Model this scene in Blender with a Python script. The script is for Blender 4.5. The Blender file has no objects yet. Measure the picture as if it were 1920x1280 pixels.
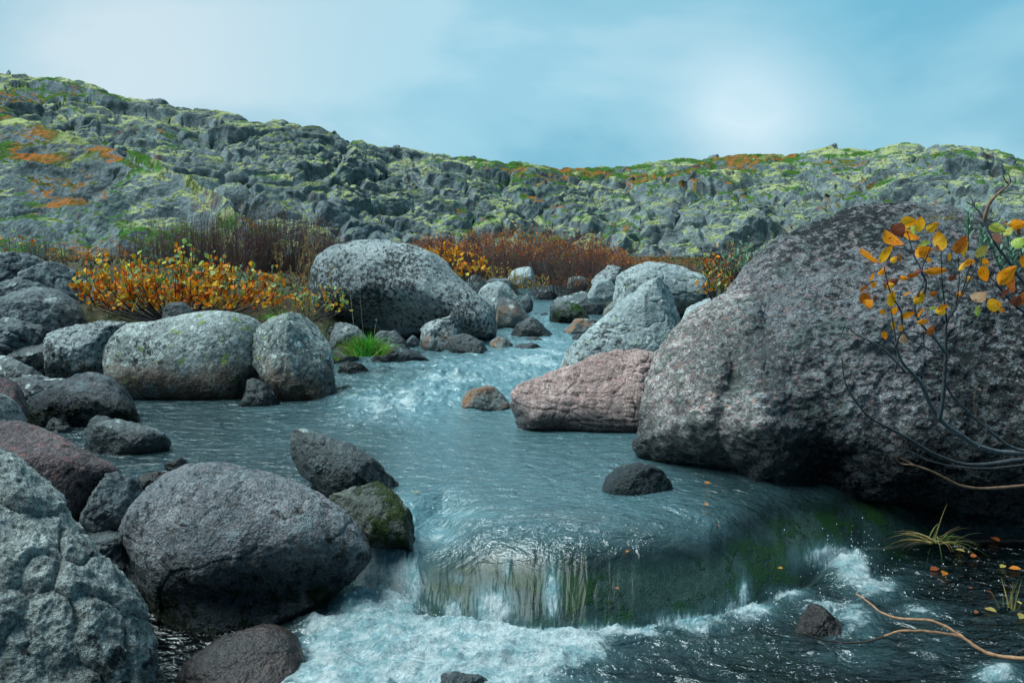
import bpy, math, random
import numpy as np
from mathutils import Vector
R = math.radians
SC = bpy.context.scene
COL = SC.collection
# ------------------------------------------------------------------ camera
F = 1663.0; PITCH = math.atan(170/1663.0); CAMZ = 1.1
cam = bpy.data.cameras.new('camera'); co = bpy.data.objects.new('camera', cam); COL.objects.link(co)
co.location = (0, 0, CAMZ); co.rotation_euler = (math.pi/2-PITCH, 0, 0)
cam.sensor_width = 36; cam.lens = 36*F/1920; cam.clip_start = 0.05; cam.clip_end = 2000
SC.camera = co
# ------------------------------------------------------------------ world + sun
SUN_EL, SUN_AZ = R(60), R(-100)          # azimuth measured from +Y towards +X
w = bpy.data.worlds.new('World'); SC.world = w; w.use_nodes = True
def build_world():
    nt = w.node_tree; N = nt.nodes; L = nt.links; N.clear()
    out = N.new('ShaderNodeOutputWorld'); bg = N.new('ShaderNodeBackground'); L.new(bg.outputs[0], out.inputs[0])
    bg.inputs[1].default_value = 0.080
    sky = N.new('ShaderNodeTexSky'); sky.sky_type = 'NISHITA'; sky.sun_disc = False
    sky.sun_elevation = SUN_EL; sky.sun_rotation = SUN_AZ; sky.air_density = 1.0; sky.dust_density = 2.0; sky.ozone_density = 2.0
    tc = N.new('ShaderNodeTexCoord')
    mp = N.new('ShaderNodeMapping'); mp.inputs['Scale'].default_value = (1.0, 1.0, 2.2); mp.inputs['Location'].default_value = (2.43, 0.3, 0.62)
    L.new(tc.outputs['Generated'], mp.inputs[0])
    n1 = N.new('ShaderNodeTexNoise'); n1.inputs['Scale'].default_value = 2.3; n1.inputs['Detail'].default_value = 6; n1.inputs['Roughness'].default_value = .5; n1.inputs['Distortion'].default_value = .3
    L.new(mp.outputs[0], n1.inputs['Vector'])
    r = N.new('ShaderNodeValToRGB'); r.color_ramp.interpolation = 'EASE'
    e = r.color_ramp.elements; e[0].position = .40; e[0].color = (1.0, 3.5, 4.9, 1); e[1].position = .63; e[1].color = (3.7, 5.6, 6.3, 1)
    m = e.new(.52); m.color = (2.1, 4.5, 5.6, 1)
    L.new(n1.outputs[0], r.inputs[0])
    # two brighter banks of cloud
    last = r.outputs[0]
    def bank(d, power, col, k):
        nonlocal last
        v = Vector(d).normalized()
        nm = N.new('ShaderNodeVectorMath'); nm.operation = 'NORMALIZE'; L.new(tc.outputs['Generated'], nm.inputs[0])
        dp = N.new('ShaderNodeVectorMath'); dp.operation = 'DOT_PRODUCT'; dp.inputs[1].default_value = v; L.new(nm.outputs[0], dp.inputs[0])
        p = N.new('ShaderNodeMath'); p.operation = 'POWER'; p.inputs[1].default_value = power; L.new(dp.outputs['Value'], p.inputs[0])
        p.use_clamp = True
        q = N.new('ShaderNodeMath'); q.operation = 'MULTIPLY'; L.new(p.outputs[0], q.inputs[0])
        mr = N.new('ShaderNodeMapRange'); mr.inputs[1].default_value = .40; mr.inputs[2].default_value = .60; mr.inputs[3].default_value = k*.45; mr.inputs[4].default_value = k
        L.new(n1.outputs[0], mr.inputs[0]); L.new(mr.outputs[0], q.inputs[1])
        mx = N.new('ShaderNodeMixRGB'); L.new(q.outputs[0], mx.inputs[0]); L.new(last, mx.inputs[1]); mx.inputs[2].default_value = (*col, 1)
        last = mx.outputs[0]
    bank((-.41, 1, .21), 60, (5.3, 6.4, 6.9), .95)
    bank((.26, 1, .150), 420, (7.0, 7.9, 8.3), 1.25)
    bank((.56, 1, .15), 120, (4.6, 6.8, 7.6), .6)
    bank((.0, 1, .11), 30, (3.3, 6.0, 7.2), .6)
    bank((.40, 1, .32), 60, (1.3, 4.3, 5.8), .75)
    mx = N.new('ShaderNodeMixRGB'); mx.inputs[0].default_value = .88
    L.new(sky.outputs[0], mx.inputs[1]); L.new(last, mx.inputs[2])
    # unseen sky behind the camera is dimmed and blued to darken rock fronts
    sp = N.new('ShaderNodeSeparateXYZ'); L.new(tc.outputs['Generated'], sp.inputs[0]); m3 = N.new('ShaderNodeMapRange'); m3.inputs[1].default_value = -.6; m3.inputs[2].default_value = .35
    L.new(sp.outputs[1], m3.inputs[0]); dk = N.new('ShaderNodeMixRGB'); dk.blend_type = 'MULTIPLY'; dk.inputs[0].default_value = 1
    cr = N.new('ShaderNodeMixRGB'); L.new(m3.outputs[0], cr.inputs[0]); cr.inputs[1].default_value = (.14, .28, .36, 1); cr.inputs[2].default_value = (1, 1, 1, 1)
    L.new(mx.outputs[0], dk.inputs[1]); L.new(cr.outputs[0], dk.inputs[2]); L.new(dk.outputs[0], bg.inputs[0])
build_world()
sl = bpy.data.lights.new('sun', 'SUN'); so = bpy.data.objects.new('sun', sl); COL.objects.link(so)
sl.energy = 3.3; sl.angle = R(42); sl.color = (.84, 1.0, 1.0)
sd = Vector((math.sin(SUN_AZ)*math.cos(SUN_EL), math.cos(SUN_AZ)*math.cos(SUN_EL), math.sin(SUN_EL)))
so.rotation_euler = sd.to_track_quat('Z', 'Y').to_euler()
VS = SC.view_settings; VS.view_transform = 'Standard'; VS.look = 'None'; VS.gamma = 1; VS.exposure = .70
SC.cycles.max_bounces = 6; SC.cycles.transparent_max_bounces = 12
# ------------------------------------------------------------------ maths
CP, SP = math.cos(PITCH), math.sin(PITCH)
def rays(px, py):
    cx = (np.asarray(px, float)-960)/F; cy = (640-np.asarray(py, float))/F
    return cx, CP+SP*cy, -SP+CP*cy
def P(px, py, Y):
    rx, ry, rz = rays(px, py); t = np.asarray(Y)/ry
    return np.stack([rx*t, ry*t, CAMZ+rz*t], -1)
def Yz(py, z):                       # forward distance at which row py meets level z
    rx, ry, rz = rays(0, py); return (z-CAMZ)/rz*ry
def px_of(X, Y, Z=0):                # picture column of a point
    d = Y*CP-(Z-CAMZ)*SP; return 960+F*X/d
def sm(t): t = np.clip(t, 0, 1); return t*t*(3-2*t)
def _h(ix, iy, iz, s):
    h = (ix.astype(np.int64)*374761393 + iy.astype(np.int64)*668265263 + iz.astype(np.int64)*2147483647 + s*974634777) & 0xffffffff
    h = ((h ^ (h >> 13))*1274126177) & 0xffffffff
    h = ((h ^ (h >> 16))*2246822519) & 0xffffffff
    return (h ^ (h >> 15))
def noise(p, s=0):                   # gradient noise about -1..1
    i = np.floor(p); f = p-i; u = f*f*f*(f*(f*6-15)+10); i = i.astype(np.int64); r = 0
    for dx in (0, 1):
        wx = u[..., 0] if dx else 1-u[..., 0]
        for dy in (0, 1):
            wy = u[..., 1] if dy else 1-u[..., 1]
            for dz in (0, 1):
                wz = u[..., 2] if dz else 1-u[..., 2]
                h = _h(i[..., 0]+dx, i[..., 1]+dy, i[..., 2]+dz, s)
                g = ((h & 1023)/511.5-1)*(f[..., 0]-dx)+(((h >> 10) & 1023)/511.5-1)*(f[..., 1]-dy)+(((h >> 20) & 1023)/511.5-1)*(f[..., 2]-dz)
                r = r+g*wx*wy*wz
    return r*1.3
def fbm(p, o=4, s=0, g=.5, l=2.03):
    a = 1; r = 0
    for k in range(o):
        r = r+a*noise(p, s+k*17); p = p*l+3.7; a *= g
    return r
def worley(p, s=0):                  # F1, F2, vector to nearest, two random values of the cell
    i = np.floor(p).astype(np.int64); n = p.shape[0]
    f1 = np.full(n, 9.); f2 = np.full(n, 9.); vec = np.zeros((n, 3)); idh = np.zeros(n, np.int64)
    for dx in (-1, 0, 1):
        for dy in (-1, 0, 1):
            for dz in (-1, 0, 1):
                cx, cy, cz = i[:, 0]+dx, i[:, 1]+dy, i[:, 2]+dz; h = _h(cx, cy, cz, s)
                ox = cx+(h & 1023)/1023.; oy = cy+((h >> 10) & 1023)/1023.; oz = cz+((h >> 20) & 1023)/1023.
                vx, vy, vz = p[:, 0]-ox, p[:, 1]-oy, p[:, 2]-oz; d = np.sqrt(vx*vx+vy*vy+vz*vz)
                m = d < f1; f2 = np.where(m, f1, np.minimum(f2, d)); f1 = np.where(m, d, f1)
                vec[m] = np.stack([vx, vy, vz], 1)[m]; idh[m] = h[m]
    return f1, f2, vec, idh
def rnd(h, k): h = (h*2654435761+k*97531) & 0xffffffff; h = ((h ^ (h >> 15))*2246822519) & 0xffffffff; return ((h ^ (h >> 13)) & 0xffff)/65535.
def grid_mesh(name, V, mask=None, wrap=False):
    n, m = V.shape[:2]; idx = np.arange(n*m).reshape(n, m)
    if wrap: idx = np.concatenate([idx, idx[:, :1]], 1)
    q = np.stack([idx[:-1, :-1], idx[:-1, 1:], idx[1:, 1:], idx[1:, :-1]], -1)
    if mask is not None: q = q[mask]
    return raw_mesh(name, V.reshape(-1, 3), q.reshape(-1, 4))
def raw_mesh(name, V, Q, smooth=True):
    me = bpy.data.meshes.new(name); k = Q.shape[1]
    me.vertices.add(len(V)); me.vertices.foreach_set('co', np.ascontiguousarray(V, np.float32).ravel())
    me.loops.add(Q.size); me.loops.foreach_set('vertex_index', Q.ravel().astype(np.int32))
    me.polygons.add(len(Q)); me.polygons.foreach_set('loop_start', np.arange(0, Q.size, k, dtype=np.int32))
    me.update(calc_edges=True); me.polygons.foreach_set('use_smooth', np.full(len(Q), smooth)); me.validate(); return me
def fattr(me, name, a):
    at = me.attributes.new(name, 'FLOAT', 'POINT'); at.data.foreach_set('value', np.ascontiguousarray(a, np.float32).ravel())
def link(name, me, mat=None, parent=None, loc=None, **kw):
    o = bpy.data.objects.new(name, me); COL.objects.link(o)
    if mat and me: me.materials.append(mat)
    if parent: o.parent = parent
    if loc is not None: o.location = loc
    for k, v in kw.items():
        if v: o[k] = v
    return o
def vnormals(V):                     # normals of a wrapped or open grid
    a = np.gradient(V, axis=0); b = np.gradient(V, axis=1); n = np.cross(b, a); n /= np.linalg.norm(n, axis=-1, keepdims=True)+1e-12; return n
# ------------------------------------------------------------------ node helper
class NT:
    def __init__(s, name):
        s.m = bpy.data.materials.new(name); s.m.use_nodes = True; s.t = s.m.node_tree; s.t.nodes.clear()
        s.out = s.n('ShaderNodeOutputMaterial'); s.co = s.n('ShaderNodeTexCoord').outputs['Object']; s.geo = s.n('ShaderNodeNewGeometry')
    def n(s, t, **k):
        x = s.t.nodes.new(t)
        for a, b in k.items(): setattr(x, a, b)
        return x
    def set(s, inp, v):
        if isinstance(v, bpy.types.NodeSocket): s.t.links.new(v, inp)
        elif isinstance(v, (tuple, list)) and len(v) == 3 and inp.type == 'RGBA': inp.default_value = (*v, 1)
        else: inp.default_value = v
    def noise(s, scale, det=3, rough=.55, vec=None, dist=0, w=0):
        x = s.n('ShaderNodeTexNoise', noise_dimensions='4D'); x.inputs['Scale'].default_value = scale; x.inputs['Detail'].default_value = det
        x.inputs['Roughness'].default_value = rough; x.inputs['Distortion'].default_value = dist; s.set(x.inputs['W'], w)
        s.t.links.new(vec or s.co, x.inputs['Vector']); return x.outputs[0]
    def vor(s, scale, vec=None, feat='F1'):
        x = s.n('ShaderNodeTexVoronoi', feature=feat); x.inputs['Scale'].default_value = scale; s.t.links.new(vec or s.co, x.inputs['Vector']); return x
    def math(s, op, a, b=0.0, c=None, clamp=False):
        x = s.n('ShaderNodeMath', operation=op); x.use_clamp = clamp; s.set(x.inputs[0], a); s.set(x.inputs[1], b)
        if c is not None: s.set(x.inputs[2], c)
        return x.outputs[0]
    def mr(s, v, a, b, c=0., d=1.):
        x = s.n('ShaderNodeMapRange', interpolation_type='SMOOTHSTEP'); s.set(x.inputs[0], v)
        for i, q in enumerate((a, b, c, d)): s.set(x.inputs[i+1], q)
        return x.outputs[0]
    def mix(s, f, a, b, mode='MIX'):
        x = s.n('ShaderNodeMixRGB', blend_type=mode); s.set(x.inputs[0], f); s.set(x.inputs[1], a); s.set(x.inputs[2], b); return x.outputs[0]
    def ramp(s, v, els):
        x = s.n('ShaderNodeValToRGB'); s.set(x.inputs[0], v); e = x.color_ramp.elements
        e[0].position, e[0].color = els[0][0], (*els[0][1], 1); e[1].position, e[1].color = els[-1][0], (*els[-1][1], 1)
        for p, c in els[1:-1]: k = e.new(p); k.color = (*c, 1)
        return x.outputs[0]
    def mapping(s, scale, rot=(0, 0, 0), vec=None):
        x = s.n('ShaderNodeMapping'); x.inputs['Scale'].default_value = scale; x.inputs['Rotation'].default_value = rot; s.t.links.new(vec or s.co, x.inputs[0]); return x.outputs[0]
    def bump(s, h, dist, strength=1., nrm=None):
        x = s.n('ShaderNodeBump'); x.inputs['Strength'].default_value = strength; x.inputs['Distance'].default_value = dist; s.set(x.inputs['Height'], h)
        if nrm: s.t.links.new(nrm, x.inputs['Normal'])
        return x.outputs[0]
    def bsdf(s, col, rough=.8, nrm=None, spec=.4, **k):
        x = s.n('ShaderNodeBsdfPrincipled'); s.set(x.inputs['Base Color'], col); s.set(x.inputs['Roughness'], rough); s.set(x.inputs['Specular IOR Level'], spec)
        if nrm: s.t.links.new(nrm, x.inputs['Normal'])
        for a, b in k.items(): s.set(x.inputs[a.replace('_', ' ')], b)
        return x.outputs[0]
    def attr(s, name, o='Fac'): x = s.n('ShaderNodeAttribute', attribute_name=name); return x.outputs[o]
    def done(s, sh): s.t.links.new(sh, s.out.inputs[0]); return s.m
    def sep(s, v): x = s.n('ShaderNodeSeparateXYZ'); s.t.links.new(v, x.inputs[0]); return x.outputs
# ------------------------------------------------------------------ water level of the stream
LOW = -.29
_p = [450, 600, 690, 740, 780, 830, 900, 1000, 1100, 1200, 1330, 1400, 1450, 1500, 1560, 1620, 1750, 2300]
_lip = Yz(np.array([950, 950, 955, 962, 985, 1002, 1018, 1028, 1030, 1025, 1000, 965, 940, 925, 915, 895, 875, 870]), -.02)
_foot = Yz(np.array([1070, 1085, 1105, 1118, 1142, 1166, 1182, 1194, 1196, 1188, 1164, 1142, 1124, 1105, 1062, 1030, 1010, 1005]), LOW)
_sy = [0, 6.9, 7.3, 8.0, 8.5, 9.2, 10, 11, 12, 14, 16, 22, 60]; _sz = [0, 0, .05, .09, .1, .14, .17, .21, .25, .30, .34, .45, .6]
def level(X, Y):
    px = 960+F*X/(Y*CP+.115); lip = np.interp(px, _p, _lip); foot = np.interp(px, _p, _foot)
    E = lip+np.interp(px, [700, 760, 830, 1300, 1700], [.03, .08, .5, .5, .15]); t = (E-Y)/(E-foot); z = np.interp(Y, _sy, _sz)
    z = np.where(t > 0, LOW*(.55*np.clip(t, 0, 1)**1.7+.45*(1-np.sqrt(np.clip(1-np.clip(t, 0, 1)**2.3, 0, 1)))), z)
    roll = sm((E+.25-Y)/.5)*(1-np.clip(t, 0, 1)); z = z-roll*(.05*np.clip(np.abs(px-1120)/400, 0, 1)**3*(px > 760)+.17*sm((930-px)/170)*(px > 600)+.05*sm((px-1430)/200))
    z = z+.05*np.exp(-((px-1130)/240)**2-((Y-lip-.12)/.3)**2)
    z = z-.018*np.exp(-((Y-lip-.1)/.5)**2)*(t < 0)
    return z
def g2(px, py, cx, cy, rx, ry): return np.exp(-((px-cx)/rx)**2-((py-cy)/ry)**2)
_cy = [0, 2.0, 2.7, 3.2, 3.6, 4.2, 5, 6, 6.8, 7.5, 8.2, 9, 10, 11, 12, 14, 16, 22, 60]
_cl = [100, 200, 260, 150, 100, 60, 0, 0, 0, 60, 500, 680, 880, 950, 970, 985, 990, 995, 1000]
_cr = [2600, 2500, 2500, 2450, 2400, 2100, 1550, 1250, 1215, 1110, 1080, 1090, 1110, 1170, 1150, 1060, 1045, 1025, 1003]
def bankdist(X, Y):                  # >0 outside the channel, metres
    l = (np.interp(Y, _cy, _cl)-960)/F*Y; r = (np.interp(Y, _cy, _cr)-960)/F*Y
    return np.maximum(l-X, X-r), X < (l+r)/2
def ground_z(X, Y, detail=True):
    d, left = bankdist(X, Y)
    if detail:
        pp = np.stack([X, Y, X*0], -1); d = d+.18*fbm(pp*1.1, 3, 5)
    wz = level(X, Y)
    rise = np.where(left, .07+.42*sm(d/1.6)+.25*sm((d-1.5)/6), .07+.40*sm(d/1.6)+.25*sm((d-1)/6))
    rise = rise*(1-.62*sm((Y-11)/9)); inn = -.10-.16*sm(-d/.5)
    z = np.where(d > 0, -.10+(rise+.10)*sm(d/.35+.0), inn)
    z = wz*(1-sm((d-1)/5))+np.interp(Y, _sy, _sz)*sm((d-1)/5)+z
    if detail: z = z+.05*fbm(pp*2.3, 4, 9)+.05*sm(d/3)*fbm(pp*.5, 3, 7)
    far = sm((Y-25)/40); z = z*(1-far)+(.55+.3*(fbm(pp*.08, 3, 8) if detail else 0))*far
    return z
# ------------------------------------------------------------------ materials
def rock_mat(name, a, b, grain=.5, dark=0., dscale=9, pale=0., pscale=9, pcol=(.50, .55, .53), green=0., pink=0., pcrys=(.5, .2, .16),
             rust=0., moss=0., mossz=None, wz=None, wet=.22, rough=.85, split=None, bumpd=.012, streak=None, dcol=(.012, .017, .02), mossc=(.05, .16, .01)):
    t = NT(name); oi = t.n('ShaderNodeObjectInfo').outputs['Random']; w = t.math('MULTIPLY', oi, 20)
    co = t.co if streak is None else t.mapping(*streak)
    nb = t.noise(2.2, 5, .6, w=w); col = t.mix(t.mr(nb, .36, .64), a, b)
    ng = t.noise(34, 4, .75, w=w); ng2 = t.noise(120, 3, .7, w=w)
    col = t.mix(1, col, t.mr(ng, .3, .7, 1-grain*.6, 1+grain*.6), 'MULTIPLY')
    col = t.mix(1, col, t.mr(ng2, .3, .7, 1-grain*.7, 1+grain*.7), 'MULTIPLY')
    if pink:
        col = t.mix(t.math('MULTIPLY', t.mr(t.noise(26, 5, .8, vec=co, w=3), .52, .62), pink), col, pcrys)
    hgt = t.math('ADD', t.math('MULTIPLY', ng, .6), t.math('MULTIPLY', ng2, .35))
    if pale:
        wv = t.n('ShaderNodeVectorMath', operation='ADD'); t.t.links.new(t.co, wv.inputs[0])
        nn = t.n('ShaderNodeTexNoise'); nn.inputs['Scale'].default_value = 14; nn.inputs['Detail'].default_value = 4; t.t.links.new(t.co, nn.inputs[0])
        sc = t.n('ShaderNodeVectorMath', operation='SCALE'); sc.inputs['Scale'].default_value = .12; t.t.links.new(nn.outputs['Color'], sc.inputs[0]); t.t.links.new(sc.outputs[0], wv.inputs[1])
        for k, (q, thr) in enumerate(((pscale, .52), (pscale*2.3, .42))):
            v = t.vor(q, wv.outputs[0]); cs = t.sep(v.outputs['Color'])
            rad = t.math('MULTIPLY', cs[0], thr); m = t.mr(t.math('SUBTRACT', rad, v.outputs['Distance']), -.02, .05)
            m = t.math('MULTIPLY', m, t.mr(t.noise(3+k, 3, w=9+k), .55-.25*pale, .62-.2*pale)); m = t.math('MULTIPLY', m, min(1, pale+.2))
            m = t.math('MULTIPLY', m, t.mr(ng, .3, .5))
            pc = t.mix(cs[1], pcol, tuple(min(1, x*1.35) for x in pcol))
            if green: pc = t.mix(t.math('MULTIPLY', t.math('GREATER_THAN', cs[2], .8), green), pc, (.30, .42, .10))
            col = t.mix(m, col, pc); hgt = t.math('ADD', hgt, t.math('MULTIPLY', m, .25))
    if dark:
        nd = t.noise(dscale, 8, .78, vec=co, w=4); nl = t.noise(1.6, 2, w=7)
        m = t.mr(t.math('ADD', nd, t.math('MULTIPLY', nl, .35)), .90-.22*dark, .95-.22*dark)
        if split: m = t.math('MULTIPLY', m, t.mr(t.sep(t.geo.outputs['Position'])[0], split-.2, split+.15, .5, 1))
        col = t.mix(t.math('MULTIPLY', m, .93), col, dcol); hgt = t.math('ADD', hgt, t.math('MULTIPLY', m, .3))
    z = t.sep(t.geo.outputs['Position'])[2]
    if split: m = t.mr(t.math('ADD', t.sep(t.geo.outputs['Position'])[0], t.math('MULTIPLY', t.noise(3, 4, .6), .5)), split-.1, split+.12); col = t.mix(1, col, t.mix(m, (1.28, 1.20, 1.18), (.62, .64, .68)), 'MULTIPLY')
    rg = rough
    if rust and wz is not None:
        m = t.math('MULTIPLY', t.mr(z, wz+.42, wz+.05), t.mr(t.noise(5, 5, .65, w=2), .62-.25*rust, .70-.22*rust)); col = t.mix(t.math('MULTIPLY', m, .85), col, t.mix(nb, (.23, .085, .03), (.34, .17, .08)))
    if moss:
        m = t.mr(t.noise(4, 6, .7, w=5), .68-.25*moss, .74-.25*moss)
        if mossz: m = t.math('MULTIPLY', m, t.mr(z, wz+mossz, wz+mossz*.6))
        col = t.mix(m, col, t.mix(ng, mossc, tuple(c*.3 for c in mossc))); hgt = t.math('ADD', hgt, t.math('MULTIPLY', t.math('MULTIPLY', m, ng2), 2))
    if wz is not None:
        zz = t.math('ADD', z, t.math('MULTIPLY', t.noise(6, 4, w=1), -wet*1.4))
        m = t.mr(zz, wz+wet*.35, wz-wet*.45); col = t.mix(m, col, t.mix(1, col, (.15, .19, .21), 'MULTIPLY')); rg = t.mr(m, 0, 1, rough, .25)  # wet band at the water line; on the giant boulder also painted underside shade
    return t.done(t.bsdf(col, rg, t.bump(hgt, bumpd*1.7)))
_mc = {}
STY = dict(
    grey=dict(a=(.09, .11, .12), b=(.20, .23, .235), dark=.8, pale=.35, bumpd=.02),
    speck=dict(a=(.25, .29, .30), b=(.42, .46, .46), dark=1.02, dscale=24, pale=.25, rust=.35, bumpd=.025),
    lichen=dict(a=(.20, .23, .22), b=(.37, .40, .385), pale=.95, pscale=14, green=1., dark=.8, dscale=20, rust=.8, bumpd=.02, wet=.32, grain=.7),
    dark=dict(a=(.035, .045, .05), b=(.10, .115, .12), dark=.4, pale=.15, bumpd=.012, rough=.5),
    darkpale=dict(a=(.05, .06, .07), b=(.13, .15, .15), dark=.5, pale=.6, pscale=7, rough=.6),
    wetdark=dict(a=(.05, .062, .068), b=(.13, .15, .15), dark=.6, pale=.45, pscale=5, rough=.45, wet=.3, bumpd=.02, pink=.25, pcrys=(.26, .19, .15)),
    pink=dict(a=(.42, .29, .27), b=(.56, .40, .37), dark=.6, dscale=24, pink=.5, bumpd=.03, streak=((1, 1, 3.5), (0, .22, 0)), grain=.8),
    big=dict(a=(.24, .27, .27), b=(.46, .43, .42), dark=1.0, dscale=19, pink=.95, pcrys=(.60, .36, .32), pale=.45, pscale=6, pcol=(.20, .25, .22), bumpd=.045, grain=.9, streak=((1, 1, 1.7), (0, .6, 0)), wet=.42, split=1.42),  # wet band reaches above the damp foot to paint the shaded underside dark
    redgran=dict(a=(.075, .06, .065), b=(.14, .11, .115), dark=.7, dscale=26, pink=.8, pcrys=(.30, .12, .11), bumpd=.03, grain=.9),
    pale=dict(a=(.17, .195, .195), b=(.36, .375, .355), dark=.72, dscale=16, pink=.15, pcrys=(.40, .30, .2), bumpd=.03, grain=.8, wet=.25),
    purple=dict(a=(.095, .11, .125), b=(.26, .26, .27), dark=.8, dscale=15, pink=.6, pcrys=(.27, .20, .19), pale=.3, pscale=2.2, pcol=(.22, .29, .31), bumpd=.03, grain=.8, wet=.42, rough=.6, moss=.75, mossz=.17),
    slant=dict(a=(.28, .33, .34), b=(.42, .47, .47), dark=.85, dscale=15, pale=.5, green=.6, pscale=16, bumpd=.02, streak=((1, 1, 2.2), (0, .6, 0)), rust=.45),
    mossy=dict(a=(.06, .07, .06), b=(.13, .14, .12), moss=.85, dark=.5, bumpd=.025, mossc=(.07, .12, .015)),
    green=dict(a=(.10, .115, .12), b=(.2, .22, .22), moss=.85, dark=.5, bumpd=.03, mossc=(.035, .16, .006)),
    rusty=dict(a=(.09, .10, .10), b=(.19, .20, .19), dark=.5, rust=.42, wet=.05, pale=.3),
    wetred=dict(a=(.025, .02, .02), b=(.085, .045, .038), dark=.4, rough=.2, bumpd=.01),
    wetrock=dict(a=(.028, .045, .045), b=(.075, .09, .08), moss=.75, dark=.3, rough=.8, mossc=(.045, .14, .012)),
)
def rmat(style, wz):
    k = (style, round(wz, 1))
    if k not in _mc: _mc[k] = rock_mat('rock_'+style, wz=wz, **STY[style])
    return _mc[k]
# ------------------------------------------------------------------ ground sheet
def build_ground():
    n, m = 520, 760
    Y = 1.0*np.exp(np.linspace(0, math.log(75), n))[:, None]+np.zeros((1, m)); u = np.linspace(-1.15, 1.15, m)[None, :]; X = Y*u*1.0+u*.8
    Z = ground_z(X.ravel(), Y.ravel()).reshape(n, m)
    me = grid_mesh('ground', np.stack([X, Y, Z], -1))
    t = NT('ground_soil'); nb = t.noise(1.3, 6, .65); ng = t.noise(14, 5, .7); nf = t.noise(60, 4, .7)
    col = t.ramp(nb, [(.3, (.03, .032, .028)), (.44, (.05, .05, .03)), (.52, (.07, .075, .03)), (.6, (.08, .045, .02)), (.72, (.04, .03, .02))])
    col = t.mix(1, col, t.mr(ng, .3, .7, .4, 1.5), 'MULTIPLY')
    v = t.vor(9); peb = t.mix(t.sep(v.outputs['Color'])[0], (.02, .028, .026), (.07, .075, .065))
    z = t.sep(t.geo.outputs['Position'])[2]; bed = t.mr(t.attr('bed'), 0, 1)
    col = t.mix(bed, col, t.mix(1, peb, t.mr(nf, .3, .7, .6, 1.3), 'MULTIPLY'))
    t.done(t.bsdf(col, .9, t.bump(t.math('ADD', ng, t.math('MULTIPLY', nf, .6)), .05)))
    d, _ = bankdist(X.ravel(), Y.ravel()); fattr(me, 'bed', np.clip(.7-d*3, 0, 1))
    link('ground', me, t.m, kind='structure')
# ------------------------------------------------------------------ water
FOAM = [ # px, py, rx, ry, strength, lump height
    (770, 770, 49.3, 28, 0.85, 0.06), (690, 776, 65.25, 30.8, 0.637, 0.048), (660, 800, 130.5, 30.8, 0.297, 0.016), (830, 745, 87, 25.2, 0.468, 0.032), (870, 735, 58, 25.2, 0.595, 0.048),
    (1000, 690, 87, 22.4, 0.807, 0.048), (930, 700, 130.5, 30.8, 0.468, 0.032), (840, 725, 31.9, 25.2, 0.425, 0.06), (1040, 675, 50.75, 16.8, 0.68, 0.016), (780, 690, 87, 16.8, 0.383, 0.016), (560, 800, 101.5, 19.6, 0.255, 0),
    (700, 735, 116, 22.4, 0.272, 0.032), (950, 655, 87, 12.6, 0.425, 0), (1060, 625, 58, 12.6, 0.468, 0), (1010, 597, 43.5, 9.8, 0.425, 0), (960, 610, 36.25, 11.2, 0.51, 0), (1030, 610, 87, 14, 0.34, 0), (1010, 575, 58, 8.4, 0.425, 0), (1060, 640, 87, 11.2, 0.34, 0),
    (905, 700, 60, 8, 0.612, 0.016), (960, 720, 50, 10, 0.68, 0.032), (900, 715, 60, 8, 0.476, 0.016), (840, 765, 90, 8, 0.544, 0.016), (620, 830, 120, 9, 0.34, 0), (740, 800, 130, 10, 0.408, 0), (520, 770, 60, 7, 0.306, 0), (1000, 668, 70, 8, 0.68, 0.016), (1090, 612, 30, 6, 0.612, 0), (980, 590, 30, 6, 0.544, 0),
    # chute on the left of the smooth rock
    (700, 1010, 22, 34, .8, .01), (738, 1030, 44, 60, 1.5, .03), (715, 1080, 55, 50, 1.4, .02), (700, 1140, 80, 40, 1.3, .02), (775, 1100, 18, 50, .9, .01), (800, 1140, 26, 26, .45, 0), (925, 1140, 34, 34, 1.3, .008), (850, 1150, 20, 24, 1., .005), (950, 1070, 9, 22, .6, 0), (1035, 1115, 15, 50, 1.1, .006), (860, 1085, 14, 8, .5, 0), (1395, 1115, 14, 34, .95, 0), (1370, 1130, 10, 26, .5, 0),
    (820, 1005, 26, 12, .7, .0), (870, 968, 40, 8, .55, .0), (790, 1110, 16, 50, .3, 0),
    # froth below
    (700, 1230, 130, 66, 1.4, .03), (860, 1225, 150, 52, 1.5, .035), (1010, 1225, 130, 42, 1.3, .02), (600, 1190, 50, 40, .8, .015), (640, 1290, 120, 45, 1.2, .01), (900, 1290, 190, 45, 1.1, .01),
    (1150, 1190, 110, 22, .95, .01), (1290, 1170, 80, 22, .95, .012), (1400, 1150, 70, 24, .95, .012), (1480, 1120, 40, 18, .95, .012), (1300, 1210, 240, 30, .38, 0), (1200, 1240, 200, 30, .25, 0),
    (1540, 1150, 50, 26, .7, .01), (1600, 1170, 60, 40, .7, .01), (1560, 1050, 60, 30, 1.05, .03), (1600, 1080, 40, 40, .9, .02), (1640, 1110, 60, 30, .75, .01), (1720, 1150, 60, 20, .6, .0), (1600, 1235, 110, 26, .45, .0), (1870, 1270, 50, 22, .9, .01), (1750, 1210, 60, 40, .35, 0), (1700, 1080, 60, 26, .3, 0),
]
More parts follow.
